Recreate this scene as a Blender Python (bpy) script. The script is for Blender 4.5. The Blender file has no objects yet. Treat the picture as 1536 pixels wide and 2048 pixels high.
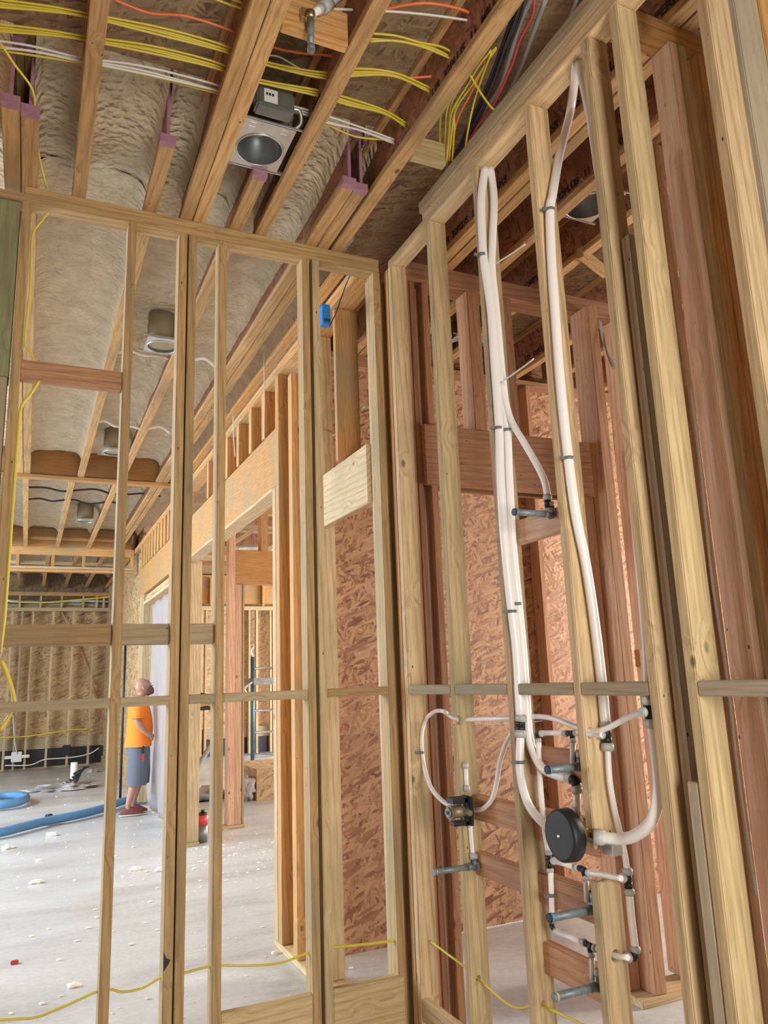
import bpy, bmesh, math, random
from mathutils import Vector, Matrix, noise
random.seed(4)
S = bpy.context.scene
COL = S.collection
# ------------------------------------------------------------------ camera
YAW, PIT, ROL, F, H = 0.43652431, 0.2134405, -0.03708074, 1530.566, 1.6
_f = Vector((math.sin(YAW)*math.cos(PIT), math.cos(YAW)*math.cos(PIT), math.sin(PIT)))
_r0 = Vector((math.cos(YAW), -math.sin(YAW), 0)); _u0 = _r0.cross(_f)
_r = _r0*math.cos(ROL)+_u0*math.sin(ROL); _u = _u0*math.cos(ROL)-_r0*math.sin(ROL)
cam_d = bpy.data.cameras.new('camera'); cam = bpy.data.objects.new('camera', cam_d); COL.objects.link(cam)
m = Matrix((_r, _u, -_f)).transposed().to_4x4(); m.translation = Vector((0, 0, H)); cam.matrix_world = m
cam_d.sensor_fit = 'VERTICAL'; cam_d.sensor_height = 24.0; cam_d.lens = 24.0*F/2048; cam_d.clip_start = .02
S.camera = cam
def ray(x, y): return _f*F+_r*(x-768)+_u*(1024-y)
def PX(x, y, X): d = ray(x, y); return Vector((0, 0, H))+d*(X/d.x)      # pixel -> point on a wall plane
def PY(x, y, Y): d = ray(x, y); return Vector((0, 0, H))+d*(Y/d.y)
def PZ(x, y, Z): d = ray(x, y); return Vector((0, 0, H))+d*((Z-H)/d.z)
# ------------------------------------------------------------------ world, lights, exposure
W = bpy.data.worlds.new('world'); S.world = W; W.use_nodes = True
W.node_tree.nodes['Background'].inputs[0].default_value = (.86, .93, 1, 1)
W.node_tree.nodes['Background'].inputs[1].default_value = .42
S.view_settings.view_transform = 'Standard'; S.view_settings.look = 'None'; S.view_settings.gamma = 1
S.view_settings.exposure = 0.35
S.cycles.max_bounces = 8; S.cycles.diffuse_bounces = 5
def area(name, loc, target, sx, sy, power, col):
    l = bpy.data.lights.new(name, 'AREA'); l.shape = 'RECTANGLE'; l.size = sx; l.size_y = sy; l.energy = power; l.color = col
    o = bpy.data.objects.new(name, l); COL.objects.link(o); o.location = loc
    o.rotation_euler = (Vector(target)-Vector(loc)).to_track_quat('-Z', 'Y').to_euler(); return o
area('doorway_daylight', (.72, -1.5, 1.7), (1.6, 2.4, 1.9), .9, 1.8, 105, (1, .95, .86))
area('left_overhead_fill', (-4.4, 8.6, 3.7), (.1, 8.2, .0), 7, 1.8, 680, (.74, .88, 1))  # overhead fill standing in for left windows, hung high to favour the floor
area('foam_fill', (-6.8, 9.5, 1.5), (1.2, 8.5, 2.6), 6, 2.2, 430, (.86, .93, 1))  # low fill lamp added on the left to brighten the ceiling foam
area('right_window_daylight', (9.5, 14, 1.8), (3, 13, .8), 5, 2.6, 800, (.95, .97, 1))
area('header_fill', (8.2, 5.7, 1.9), (2.8, 9.4, 2.0), 2.4, 1.8, 270, (1, .96, .9))  # added fill lamp, no known window: brightens the second room header
area('bath_fill', (6.5, 2.4, 1.9), (3, 3.9, .6), 1.2, 1.4, 220, (1, .92, .84))  # added fill lamp inside the closed strand board room, no window modelled
# ------------------------------------------------------------------ materials
def new_mat(name):
    m = bpy.data.materials.new(name); m.use_nodes = True; nt = m.node_tree
    return m, nt, nt.nodes['Principled BSDF']
def N(nt, t, **k):
    n = nt.nodes.new(t)
    for a, b in k.items():
        if a in n.inputs.keys(): n.inputs[a].default_value = b
        else: setattr(n, a, b)
    return n
def ramp(nt, fac, stops):
    r = nt.nodes.new('ShaderNodeValToRGB'); e = r.color_ramp.elements
    while len(e) < len(stops): e.new(.5)
    for i, (p, c) in enumerate(stops): e[i].position = p; e[i].color = (*c, 1) if len(c) == 3 else c
    nt.links.new(fac, r.inputs[0]); return r.outputs[0]
def N_step(nt, s, t):
    n = nt.nodes.new('ShaderNodeMath'); n.operation = 'GREATER_THAN'; nt.links.new(s, n.inputs[0]); n.inputs[1].default_value = t; return n.outputs[0]
def mixc(nt, fac, a, b, mode='MIX'):
    n = nt.nodes.new('ShaderNodeMix'); n.data_type = 'RGBA'; n.blend_type = mode
    for s, v in ((n.inputs[0], fac), (n.inputs[6], a), (n.inputs[7], b)):
        if hasattr(v, 'links'): nt.links.new(v, s)
        else: s.default_value = v if not isinstance(v, tuple) else (*v, 1)
    return n.outputs[2]
def wood(name, base, dark, knot=.085, stain=(.3, .26, .15), bandscale=11):
    m, nt, b = new_mat(name); L = nt.links.new
    tc = N(nt, 'ShaderNodeTexCoord'); oi = N(nt, 'ShaderNodeObjectInfo')
    off = N(nt, 'ShaderNodeVectorMath', operation='MULTIPLY_ADD'); L(oi.outputs['Random'], off.inputs[0]); off.inputs[1].default_value = (7, 3, 23)
    L(tc.outputs['Object'], off.inputs[2])
    mp = N(nt, 'ShaderNodeMapping'); mp.inputs['Scale'].default_value = (1, 1, .045); L(off.outputs[0], mp.inputs[0])
    # knots: sparse, oval, and the grain swerves round them
    mk = N(nt, 'ShaderNodeMapping'); mk.inputs['Scale'].default_value = (6, 6, 3.4); L(off.outputs[0], mk.inputs[0])
    vo = N(nt, 'ShaderNodeTexVoronoi', Scale=1.0); L(mk.outputs[0], vo.inputs[0])
    kd = ramp(nt, vo.outputs['Distance'], [(0, (1, 1, 1)), (knot*3.2, (0, 0, 0))])
    vm = N(nt, 'ShaderNodeVectorMath', operation='MULTIPLY_ADD'); L(kd, vm.inputs[0]); vm.inputs[1].default_value = (.028, .028, 0); L(mp.outputs[0], vm.inputs[2])
    wv = N(nt, 'ShaderNodeTexWave', Scale=bandscale*1.6, Distortion=5.0, Detail=2.0); wv.bands_direction = 'DIAGONAL'; wv.inputs['Detail Scale'].default_value = .7
    L(vm.outputs[0], wv.inputs[0])
    nz = N(nt, 'ShaderNodeTexNoise', Scale=150.0, Detail=6.0, Roughness=.65); L(vm.outputs[0], nz.inputs['Vector'])
    c = ramp(nt, wv.outputs['Fac'], [(0, dark), (.35, base), (1, tuple(min(1, v*1.1) for v in base))])
    c = mixc(nt, .55, c, ramp(nt, nz.outputs['Fac'], [(.36, tuple(v*.85 for v in dark)), (.54, base), (.70, tuple(min(1, v*1.22) for v in base))]))
    sc_ = N(nt, 'ShaderNodeSeparateColor'); L(vo.outputs['Color'], sc_.inputs[0])
    k = ramp(nt, vo.outputs['Distance'], [(knot*.55, (1, 1, 1)), (knot*1.0, (0, 0, 0))])
    k2 = mixc(nt, N_step(nt, sc_.outputs[0], .45), (0, 0, 0), k)
    c = mixc(nt, k2, c, tuple(v*.38 for v in dark))
    md = N(nt, 'ShaderNodeMapping'); md.inputs['Scale'].default_value = (24, 24, 11); L(off.outputs[0], md.inputs[0])
    v2 = N(nt, 'ShaderNodeTexVoronoi', Scale=1.0); L(md.outputs[0], v2.inputs[0]); s2 = N(nt, 'ShaderNodeSeparateColor'); L(v2.outputs['Color'], s2.inputs[0])
    c = mixc(nt, mixc(nt, N_step(nt, s2.outputs[0], .8), (0, 0, 0), ramp(nt, v2.outputs['Distance'], [(.055, (1, 1, 1)), (.085, (0, 0, 0))])), c, (.05, .03, .02))
    # weather stain
    ns = N(nt, 'ShaderNodeTexNoise', Scale=1.7, Detail=3.0); L(off.outputs[0], ns.inputs['Vector'])
    sf = ramp(nt, ns.outputs['Fac'], [(.48, (0, 0, 0)), (.72, (.62, .62, .62))])
    c = mixc(nt, sf, c, stain)
    # board to board tone
    hs = N(nt, 'ShaderNodeHueSaturation'); mr = N(nt, 'ShaderNodeMapRange'); L(oi.outputs['Random'], mr.inputs[0])
    mr.inputs[3].default_value = .82; mr.inputs[4].default_value = 1.12; L(mr.outputs[0], hs.inputs['Value']); L(c, hs.inputs['Color'])
    L(hs.outputs[0], b.inputs['Base Color']); b.inputs['Roughness'].default_value = .72
    bp = N(nt, 'ShaderNodeBump', Strength=.25, Distance=.002); L(nz.outputs['Fac'], bp.inputs['Height']); L(bp.outputs[0], b.inputs['Normal'])
    return m
PALE = wood('pale_pine', (.59, .435, .25), (.40, .265, .12))
GOLD = wood('golden_pine', (.46, .305, .135), (.30, .185, .07), stain=(.24, .20, .11))
STRAW = wood('straw_spruce', (.57, .44, .235), (.42, .30, .14))
WARM = wood('warm_pine', (.57, .31, .11), (.38, .18, .055))
RED = wood('reddish_fir', (.50, .27, .145), (.33, .155, .08), stain=(.30, .15, .08))
ROSE = wood('dusky_fir', (.72, .48, .33), (.58, .36, .23), stain=(.55, .37, .26))
PINKW = wood('pinkish_fir', (.66, .43, .29), (.48, .27, .17), stain=(.5, .28, .2))
DULL = wood('dull_grey_pine', (.43, .34, .21), (.31, .235, .14), stain=(.30, .27, .19))
GREEN = wood('treated_green_pine', (.30, .31, .155), (.22, .22, .10), stain=(.2, .2, .11))
ENG = wood('engineered_lumber', (.56, .29, .095), (.28, .13, .04), knot=.02, bandscale=26)
FLANGE = wood('joist_flange_pine', (.56, .35, .15), (.38, .205, .075), stain=(.26, .18, .09))
GREIGE = wood('greige_pine', (.43, .36, .26), (.37, .30, .21), stain=(.36, .31, .22))
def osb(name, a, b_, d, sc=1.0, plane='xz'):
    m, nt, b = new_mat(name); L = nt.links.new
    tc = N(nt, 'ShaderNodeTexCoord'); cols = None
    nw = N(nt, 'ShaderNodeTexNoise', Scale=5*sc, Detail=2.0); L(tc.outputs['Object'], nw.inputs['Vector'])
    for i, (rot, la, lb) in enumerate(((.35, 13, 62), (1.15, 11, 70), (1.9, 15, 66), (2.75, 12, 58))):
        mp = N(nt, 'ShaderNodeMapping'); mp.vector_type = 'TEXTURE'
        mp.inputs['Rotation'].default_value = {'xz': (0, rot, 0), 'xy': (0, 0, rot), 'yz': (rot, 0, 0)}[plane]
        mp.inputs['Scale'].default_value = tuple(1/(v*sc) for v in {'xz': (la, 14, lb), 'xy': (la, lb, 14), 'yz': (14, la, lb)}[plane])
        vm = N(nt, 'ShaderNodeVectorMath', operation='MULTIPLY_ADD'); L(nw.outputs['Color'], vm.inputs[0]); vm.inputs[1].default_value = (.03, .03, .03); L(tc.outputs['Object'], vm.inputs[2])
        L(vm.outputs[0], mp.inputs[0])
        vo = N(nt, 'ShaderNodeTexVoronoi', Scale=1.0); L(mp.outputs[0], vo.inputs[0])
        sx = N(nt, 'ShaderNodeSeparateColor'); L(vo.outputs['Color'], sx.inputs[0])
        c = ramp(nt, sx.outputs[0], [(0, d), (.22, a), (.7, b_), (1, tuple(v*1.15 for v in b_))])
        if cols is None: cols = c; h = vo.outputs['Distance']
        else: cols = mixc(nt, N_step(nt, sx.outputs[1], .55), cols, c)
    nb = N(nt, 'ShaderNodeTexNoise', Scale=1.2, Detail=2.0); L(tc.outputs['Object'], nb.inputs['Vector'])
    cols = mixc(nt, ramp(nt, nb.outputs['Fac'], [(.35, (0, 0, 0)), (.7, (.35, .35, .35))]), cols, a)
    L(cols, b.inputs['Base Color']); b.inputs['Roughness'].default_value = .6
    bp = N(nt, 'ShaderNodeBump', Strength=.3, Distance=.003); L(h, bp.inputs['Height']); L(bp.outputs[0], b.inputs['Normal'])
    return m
OSB = osb('strand_board', (.40, .20, .11), (.60, .37, .22), (.22, .09, .05))
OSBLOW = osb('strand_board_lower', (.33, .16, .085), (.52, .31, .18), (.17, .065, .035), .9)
OSBFAR = osb('strand_board_pale', (.40, .25, .12), (.56, .38, .20), (.24, .14, .06), .6)
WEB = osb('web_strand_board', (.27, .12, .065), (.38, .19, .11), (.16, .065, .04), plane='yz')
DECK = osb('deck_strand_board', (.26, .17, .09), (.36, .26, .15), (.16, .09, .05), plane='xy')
def plain(name, col, rough=.5, metal=0, trans=0, bump=0, bs=60, alpha=1, sss=0, var=0):
    m, nt, b = new_mat(name); L = nt.links.new
    b.inputs['Base Color'].default_value = (*col, 1); b.inputs['Roughness'].default_value = rough; b.inputs['Metallic'].default_value = metal
    b.inputs['Transmission Weight'].default_value = trans; b.inputs['Alpha'].default_value = alpha
    if sss: b.inputs['Subsurface Weight'].default_value = sss; b.inputs['Subsurface Radius'].default_value = (.01, .01, .01)
    if bump or var:
        tc = N(nt, 'ShaderNodeTexCoord'); n = N(nt, 'ShaderNodeTexNoise', Scale=float(bs), Detail=4.0); L(tc.outputs['Object'], n.inputs['Vector'])
        if bump:
            bp = N(nt, 'ShaderNodeBump', Strength=bump, Distance=.01); L(n.outputs['Fac'], bp.inputs['Height']); L(bp.outputs[0], b.inputs['Normal'])
        if var: L(ramp(nt, n.outputs['Fac'], [(.3, tuple(v*(1-var) for v in col)), (.7, tuple(min(1, v*(1+var)) for v in col))]), b.inputs['Base Color'])
    return m
PEX = plain('milky_plastic_tube', (.86, .85, .84), .28, sss=.3)
GREY = plain('grey_plastic', (.46, .47, .46), .45)
CLIP = plain('dark_grey_clip', (.16, .18, .165), .5)
BLACK = plain('black_plastic', (.012, .014, .018), .5)
GALV = plain('galvanised_steel', (.62, .63, .62), .38, .85, var=.12, bs=9)
STEELD = plain('dull_steel', (.22, .23, .23), .45, .7, var=.2, bs=12)
CANIN = plain('can_lining', (.30, .32, .33), .35, .8)
BRASS = plain('brass', (.55, .42, .2), .35, .9)
NIPPLE = plain('weathered_nipple', (.21, .26, .28), .5, .35, var=.4, bs=40)
BLUE = plain('blue_plastic', (.02, .22, .62), .4)
BLUETAPE = plain('blue_tape', (.10, .28, .52), .5)
YEL = plain('yellow_sheath', (.66, .55, .06), .45)
WHT = plain('white_sheath', (.72, .70, .64), .45)
ORG = plain('orange_sheath', (.80, .19, .06), .45)
REDC = plain('red_sheath', (.55, .05, .05), .45)
BLKC = plain('black_sheath', (.03, .03, .035), .45)
GRYC = plain('grey_conduit', (.34, .34, .34), .4)
PINK = plain('pink_paint', (.34, .175, .235), .7, var=.2, bs=30)
LABEL = plain('paper_label', (.75, .75, .75), .6)
INK = plain('black_ink', (.03, .02, .02), .7)
MEMB = plain('black_membrane', (.02, .022, .028), .4, bump=.5, bs=8)
FOAMW = plain('pale_foam_crumb', (.90, .88, .82), .8)
SHEET = plain('translucent_plastic_sheet', (.50, .475, .485), .3, bump=.15, bs=6, alpha=.93)
def foam_mat():
    m, nt, b = new_mat('spray_foam'); L = nt.links.new
    tc = N(nt, 'ShaderNodeTexCoord'); n = N(nt, 'ShaderNodeTexNoise', Scale=9.0, Detail=3.0, Distortion=.6); L(tc.outputs['Object'], n.inputs['Vector'])
    L(ramp(nt, n.outputs['Fac'], [(.3, (.54, .445, .30)), (.7, (.70, .60, .43))]), b.inputs['Base Color'])
    mp = N(nt, 'ShaderNodeMapping'); mp.inputs['Scale'].default_value = (.95, 1.2, .6); L(tc.outputs['Object'], mp.inputs[0])
    n5 = N(nt, 'ShaderNodeTexNoise', Scale=7.0, Detail=4.0); L(tc.outputs['Object'], n5.inputs['Vector'])
    vm = N(nt, 'ShaderNodeVectorMath', operation='MULTIPLY_ADD'); L(n5.outputs['Color'], vm.inputs[0]); vm.inputs[1].default_value = (.05, .05, .05); L(mp.outputs[0], vm.inputs[2])
    prev = None
    for sc, dist in ((26.0, .022), (55.0, .006)):
        v = N(nt, 'ShaderNodeTexVoronoi', Scale=sc); v.feature = 'SMOOTH_F1'; v.inputs['Smoothness'].default_value = .25; L(vm.outputs[0], v.inputs[0])
        bp = N(nt, 'ShaderNodeBump', Strength=.9, Distance=dist); bp.invert = True; L(v.outputs['Distance'], bp.inputs['Height'])
        if prev: L(prev.outputs[0], bp.inputs['Normal'])
        prev = bp
    L(prev.outputs[0], b.inputs['Normal'])
    b.inputs['Roughness'].default_value = .65; return m
FOAM = foam_mat()
def concrete():
    m, nt, b = new_mat('dusty_concrete'); L = nt.links.new
    tc = N(nt, 'ShaderNodeTexCoord'); mp = N(nt, 'ShaderNodeMapping'); mp.inputs['Scale'].default_value = (.5, 1.6, 1); L(tc.outputs['Object'], mp.inputs[0])
    n = N(nt, 'ShaderNodeTexNoise', Scale=1.1, Detail=7.0, Roughness=.65); L(mp.outputs[0], n.inputs['Vector'])
    c = ramp(nt, n.outputs['Fac'], [(.3, (.36, .345, .335)), (.5, (.57, .58, .58)), (.68, (.68, .70, .71))])
    n2 = N(nt, 'ShaderNodeTexNoise', Scale=30.0, Detail=5.0); L(tc.outputs['Object'], n2.inputs['Vector'])
    c = mixc(nt, .25, c, ramp(nt, n2.outputs['Fac'], [(.35, (.42, .41, .40)), (.65, (.70, .70, .70))]))
    L(c, b.inputs['Base Color']); b.inputs['Roughness'].default_value = .36
    bp = N(nt, 'ShaderNodeBump', Strength=.15, Distance=.004); L(n2.outputs['Fac'], bp.inputs['Height']); L(bp.outputs[0], b.inputs['Normal']); return m
CONC = concrete()
# ------------------------------------------------------------------ object helpers
def tag(o, label, cat, group=None, kind=None):
    if label: o['label'] = label
    if cat: o['category'] = cat
    if group: o['group'] = group
    if kind: o['kind'] = kind
    return o
def empty(name, loc, label, cat, group=None, rot=None):
    o = bpy.data.objects.new(name, None); COL.objects.link(o); o.location = loc; o.empty_display_size = .05
    if rot: o.rotation_euler = rot
    return tag(o, label, cat, group)
def link(name, bm, mat, parent=None, loc=None, smooth=False, rot=None):
    me = bpy.data.meshes.new(name)
    bmesh.ops.recalc_face_normals(bm, faces=bm.faces)
    bm.to_mesh(me); bm.free()
    for m_ in (mat if isinstance(mat, (list, tuple)) else [mat]): me.materials.append(m_)
    if smooth:
        for p in me.polygons: p.use_smooth = True
    o = bpy.data.objects.new(name, me); COL.objects.link(o)
    if loc is not None: o.location = loc
    if rot is not None: o.rotation_euler = rot
    if parent: o.parent = parent
    return o
def bbox(bm, lo, hi, bev=0):
    lo = Vector(lo); hi = Vector(hi)
    r = bmesh.ops.create_cube(bm, size=1); d = hi-lo; c = (hi+lo)/2
    for v in r['verts']: v.co = Vector((v.co.x*d.x+c.x, v.co.y*d.y+c.y, v.co.z*d.z+c.z))
    if bev: bmesh.ops.bevel(bm, geom=list({e for v in r['verts'] for e in v.link_edges}), offset=bev, segments=2, affect='EDGES')
def board(name, lo, hi, mat, label=None, cat=None, group=None, parent=None, kind=None, bev=.003, origin=Vector((0, 0, 0))):
    """a sawn board; local Z runs along its grain"""
    lo, hi = Vector(tuple(map(min, lo, hi))), Vector(tuple(map(max, lo, hi))); d = hi-lo; c = (lo+hi)/2
    ax = max(range(3), key=lambda i: d[i])
    rot, dim = {0: ((0, math.pi/2, 0), (d.z, d.y, d.x)), 1: ((-math.pi/2, 0, 0), (d.x, d.z, d.y)), 2: ((0, 0, 0), (d.x, d.y, d.z))}[ax]
    bm = bmesh.new(); h = Vector(dim)/2; bbox(bm, -h, h, min(bev, min(dim)*.2))
    return tag(link(name, bm, mat, parent, c-origin, rot=rot), label, cat, group, kind)
def plank(name, a, b, w, t, mat, label=None, cat=None, group=None, parent=None, up=(0, 0, 1), origin=Vector((0, 0, 0))):
    """free-running board from a to b: w measured along up, t across"""
    a = Vector(a); b = Vector(b); z = (b-a).normalized(); x = Vector(up)-z*z.dot(Vector(up)); x.normalize(); y = z.cross(x)
    bm = bmesh.new(); h = Vector((w/2, t/2, (b-a).length/2)); bbox(bm, -h, h, .002)
    o = link(name, bm, mat, parent); mm = Matrix((x, y, z)).transposed().to_4x4(); mm.translation = (a+b)/2-origin; o.matrix_basis = mm
    return tag(o, label, cat, group)
def smooth_path(pts, sub=6):
    P = [Vector(p) for p in pts]
    if len(P) < 3: return P
    Q = [P[0]*2-P[1]]+P+[P[-1]*2-P[-2]]; out = []
    for i in range(1, len(Q)-2):
        for k in range(sub):
            t = k/sub; a, b, c, d = Q[i-1:i+3]
            out.append(.5*((2*b)+(c-a)*t+(2*a-5*b+4*c-d)*t*t+(3*b-a-3*c+d)*t**3))
    out.append(P[-1]); return out
def add_tube(bm, pts, r, seg=10, caps=True, mi=0):
    P = pts; n = len(P); rings = []; prev = None
    for i, p in enumerate(P):
        t = (P[min(i+1, n-1)]-P[max(i-1, 0)]).normalized()
        if prev is None:
            x = t.orthogonal().normalized()
        else:
            x = (prev-t*prev.dot(t)).normalized()
        prev = x; y = t.cross(x); rr = r[i] if isinstance(r, (list, tuple)) else r
        rings.append([bm.verts.new(p+(x*math.cos(a)+y*math.sin(a))*rr) for a in (2*math.pi*k/seg for k in range(seg))])
    for i in range(n-1):
        for k in range(seg):
            f = bm.faces.new((rings[i][k], rings[i][(k+1) % seg], rings[i+1][(k+1) % seg], rings[i+1][k])); f.material_index = mi; f.smooth = True
    if caps:
        for g in (rings[0], rings[-1]): f = bm.faces.new(g); f.material_index = mi
def tube(name, pts, r, mat, label=None, cat=None, group=None, parent=None, sub=6, seg=10, kind=None, origin=None):
    P = smooth_path(pts, sub); o0 = origin if origin is not None else P[0].copy()
    bm = bmesh.new(); add_tube(bm, [p-o0 for p in P], r, seg)
    o = link(name, bm, mat, parent, None if parent else o0)
    return tag(o, label, cat, group, kind)
def cyl(bm, a, b, r, r2=None, seg=20): add_tube(bm, [Vector(a), Vector(b)], [r, r if r2 is None else r2], seg)
def copytree(o, parent=None, **kw):
    c = o.copy(); COL.objects.link(c); c.parent = parent
    for ch in list(o.children): copytree(ch, c)
    return c
def drill(o, p, axis, r):
    """cut a real round hole through a board"""
    bm = bmesh.new(); a = Vector(axis).normalized()*.12; add_tube(bm, [Vector(p)-a, Vector(p)+a], r, 16)
    me = bpy.data.meshes.new('cutter'); bmesh.ops.recalc_face_normals(bm, faces=bm.faces); bm.to_mesh(me); bm.free(); c = bpy.data.objects.new('cutter', me); COL.objects.link(c)
    md = o.modifiers.new('b', 'BOOLEAN'); md.object = c; md.operation = 'DIFFERENCE'; md.solver = 'EXACT'
    bpy.context.view_layer.update(); dg = bpy.context.evaluated_depsgraph_get(); nm = bpy.data.meshes.new_from_object(o.evaluated_get(dg)); o.modifiers.clear(); o.data = nm
    bpy.data.objects.remove(c); bpy.data.meshes.remove(me)
ORD = ['first', 'second', 'third', 'fourth', 'fifth', 'sixth', 'seventh', 'eighth', 'ninth', 'tenth', 'eleventh', 'twelfth', 'thirteenth', 'fourteenth', 'fifteenth', 'sixteenth', 'seventeenth', 'eighteenth', 'nineteenth', 'twentieth']
ZC, Y1, X2 = 3.80, 3.38, 1.624
# ================================================================== SETTING
def slab(name, lo, hi, mat, kind='structure'):
    bm = bmesh.new(); bbox(bm, lo, hi); return tag(link(name, bm, mat), None, None, None, kind)
slab('floor', (-9, -5, -.12), (11, 21, 0), CONC)
slab('added_wall_left', (-2.3, -5, 0), (-2.27, 3.38, 4.1), OSB)  # unseen wall, added to keep sidelight off the plumbing wall
slab('added_wall_front', (-2.27, 3.40, 0), (-.305, 3.44, 4.1), OSB)  # unseen slab added to block left daylight from the plumbing studs
slab('added_wall_back', (-2.27, -5, 0), (11, -4.97, 4.1), OSB)  # unseen wall behind the camera, added to cut ambient light in the near room
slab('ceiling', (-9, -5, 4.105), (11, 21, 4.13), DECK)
slab('wall_bath', (1.745, 4.66, 1.262), (6.6, 4.672, 3.79), OSB)
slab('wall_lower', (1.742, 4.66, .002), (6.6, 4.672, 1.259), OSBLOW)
slab('wall_right', (6.6, 1.2, 0), (6.63, 4.67, 4.1), OSB)
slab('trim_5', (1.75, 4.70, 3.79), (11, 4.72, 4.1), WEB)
slab('wall_side', (1.58, 12.5, 0), (1.62, 18.4, 4.1), OSBFAR)
slab('wall_far', (-3, 18.42, .55), (2.2, 18.44, 3.4), OSBFAR)
slab('wall_rear', (2.3, 17.9, .55), (11, 17.92, 4.1), OSBFAR)
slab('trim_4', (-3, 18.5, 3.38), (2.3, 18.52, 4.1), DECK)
board('trim_1', (-3, 18.36, .40), (2.2, 18.43, .62), DULL, kind='structure')
board('trim_2', (-3, 18.30, .0), (2.2, 18.40, .04), DULL, kind='structure')
board('trim_3', (2.3, 17.82, .40), (11, 17.9, .62), DULL, kind='structure')
bm = bmesh.new(); bbox(bm, (-3, 18.40, .04), (2.2, 18.42, .45)); tag(link('foundation_membrane', bm, MEMB), 'black waterproof membrane along the foot of the far wall behind the man', 'membrane')
bm = bmesh.new(); bbox(bm, (2.3, 17.86, .04), (11, 17.9, .42)); tag(link('foundation_membrane', bm, MEMB), 'black membrane along the foot of the wall behind the scaffold', 'membrane')
# ================================================================== W1, the framed wall facing the camera
def w1stud(px, py, label, mat=GOLD, w=.038, z0=.038, z1=3.724, dy=0, name='wall_stud', group='studs of the nearest framed wall', depth=.089):
    x = PY(px, py, Y1).x
    return board(name, (x, Y1+dy, z0), (x+w, Y1+dy+depth, z1), mat, label, 'stud', group)
board('top_plate', (-.125, Y1, 3.762), (1.60, Y1+.089, 3.80), GOLD, 'upper board of the doubled plate on the nearest framed wall', 'plate')
board('top_plate', (-1.2, Y1, 3.724), (1.60, Y1+.089, 3.761), GOLD, 'lower board of the doubled plate on the nearest framed wall', 'plate')
board('bottom_plate', (-1.2, Y1, 0), (1.60, Y1+.089, .038), GOLD, 'sole plate on the floor under the nearest framed wall', 'plate')
board('wall_stud', (-.30, Y1-.02, 2.884), (-.138, Y1+.10, 3.70), GREEN, 'green treated board at the left edge, upper half', 'board')
board('wall_stud', (-.32, Y1-.02, .04), (-.142, Y1+.10, 2.882), DULL, 'dull brown board at the left edge below the green one', 'board')
a = w1stud(45, 400, 'leftmost pale stud of the near wall, beside the green board')
A_ = w1stud(257, 450, 'stud just left of the man, with short blocks on both sides')
B_ = w1stud(359, 483, 'left half of the doubled stud right of the man, black marks near its foot', GOLD)
C_ = w1stud(378, 483, 'right half of the doubled stud right of the man', GOLD)
D_ = w1stud(439, 490, 'slim single stud between the doubled stud and the blue box', GOLD)
E_ = w1stud(604, 520, 'yellowish stud left of the pale new stud, below the blue box', GOLD)
F_ = w1stud(624, 520, 'palest clean stud pushed against the yellowish one', STRAW)
G_ = w1stud(748, 600, 'last stud of the near wall, against the dark corner gap', GOLD)
for s, zz in ((B_, .62), (B_, .30)): pass
def w1block(xa, xb, z0, z1, label, mat=DULL, cat='block', dy=0, d=.089, name='blocking', group='short blocks of the nearest framed wall'):
    return board(name, (xa, Y1+dy, z0), (xb, Y1+dy+d, z1), mat, label, cat, group)
xs = {k: (o.location.x-.019, o.location.x+.019) for k, o in dict(L=a, A=A_, B=B_, C=C_, D=D_, E=E_, F=F_, G=G_).items()}
z0, z1 = 1.522, 1.560
w1block(xs['L'][1], xs['A'][0], z0, z1, 'flat mid-height block left of the man, from the leftmost stud')
w1block(xs['A'][1], xs['B'][0], z0, z1, 'flat mid-height block across the chest of the man')
w1block(xs['C'][1], xs['D'][0], z0, z1, 'shortest mid-height block right of the doubled stud')
w1block(xs['D'][1], xs['E'][0]-.001, z0, z1, 'mid-height block crossing in front of the scaffold')
w1block(xs['F'][1], xs['G'][0], z0, z1, 'mid-height block crossing the strand board panel', GOLD)
z0, z1 = 1.775, 1.864
w1block(xs['L'][1], xs['A'][0], z0, z1, 'wide dark-knotted block above the man, left of his stud', GOLD, dy=.045, d=.038)
w1block(xs['A'][1], xs['B'][0], z0, z1, 'wide grey-brown block directly above the man', DULL, dy=.045, d=.038)
w1block(xs['C'][1], xs['D'][0], z0, z1, 'short wide grey-brown block right of the doubled stud', DULL, dy=.045, d=.038)
w1block(xs['L'][1], xs['A'][0], 2.898, 2.985, 'reddish block high in the left bay with the yellow cable through it', RED, dy=.02, d=.05)
w1block(xs['D'][1], xs['E'][0]-.001, .06, .316, 'wide low board lying between studs at the bottom edge', STRAW, dy=0, d=.038)
w1block(xs['F'][1], 1.592, .05, .318, 'wide low board with a swirling knot at the foot of the corner', STRAW, dy=-.001, d=.038)
# dark inked scars near the foot of the doubled stud
for zz in (.545, .275):
    bm = bmesh.new(); x0 = xs['B'][0]
    vs = [bm.verts.new((x0+dx, 0, zz+dz)) for dx, dz in ((.001, -.035), (.001, .035), (.012, .012), (.026, .002), (.020, -.012), (.012, -.022))]
    f = bm.faces.new(vs); e = bmesh.ops.extrude_face_region(bm, geom=[f]); bmesh.ops.translate(bm, vec=(0, .002, 0), verts=[v for v in e['geom'] if isinstance(v, bmesh.types.BMVert)])
    o = link('burn_mark', bm, INK, B_); o.location = (-B_.location.x, -.0465, -B_.location.z)
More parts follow.
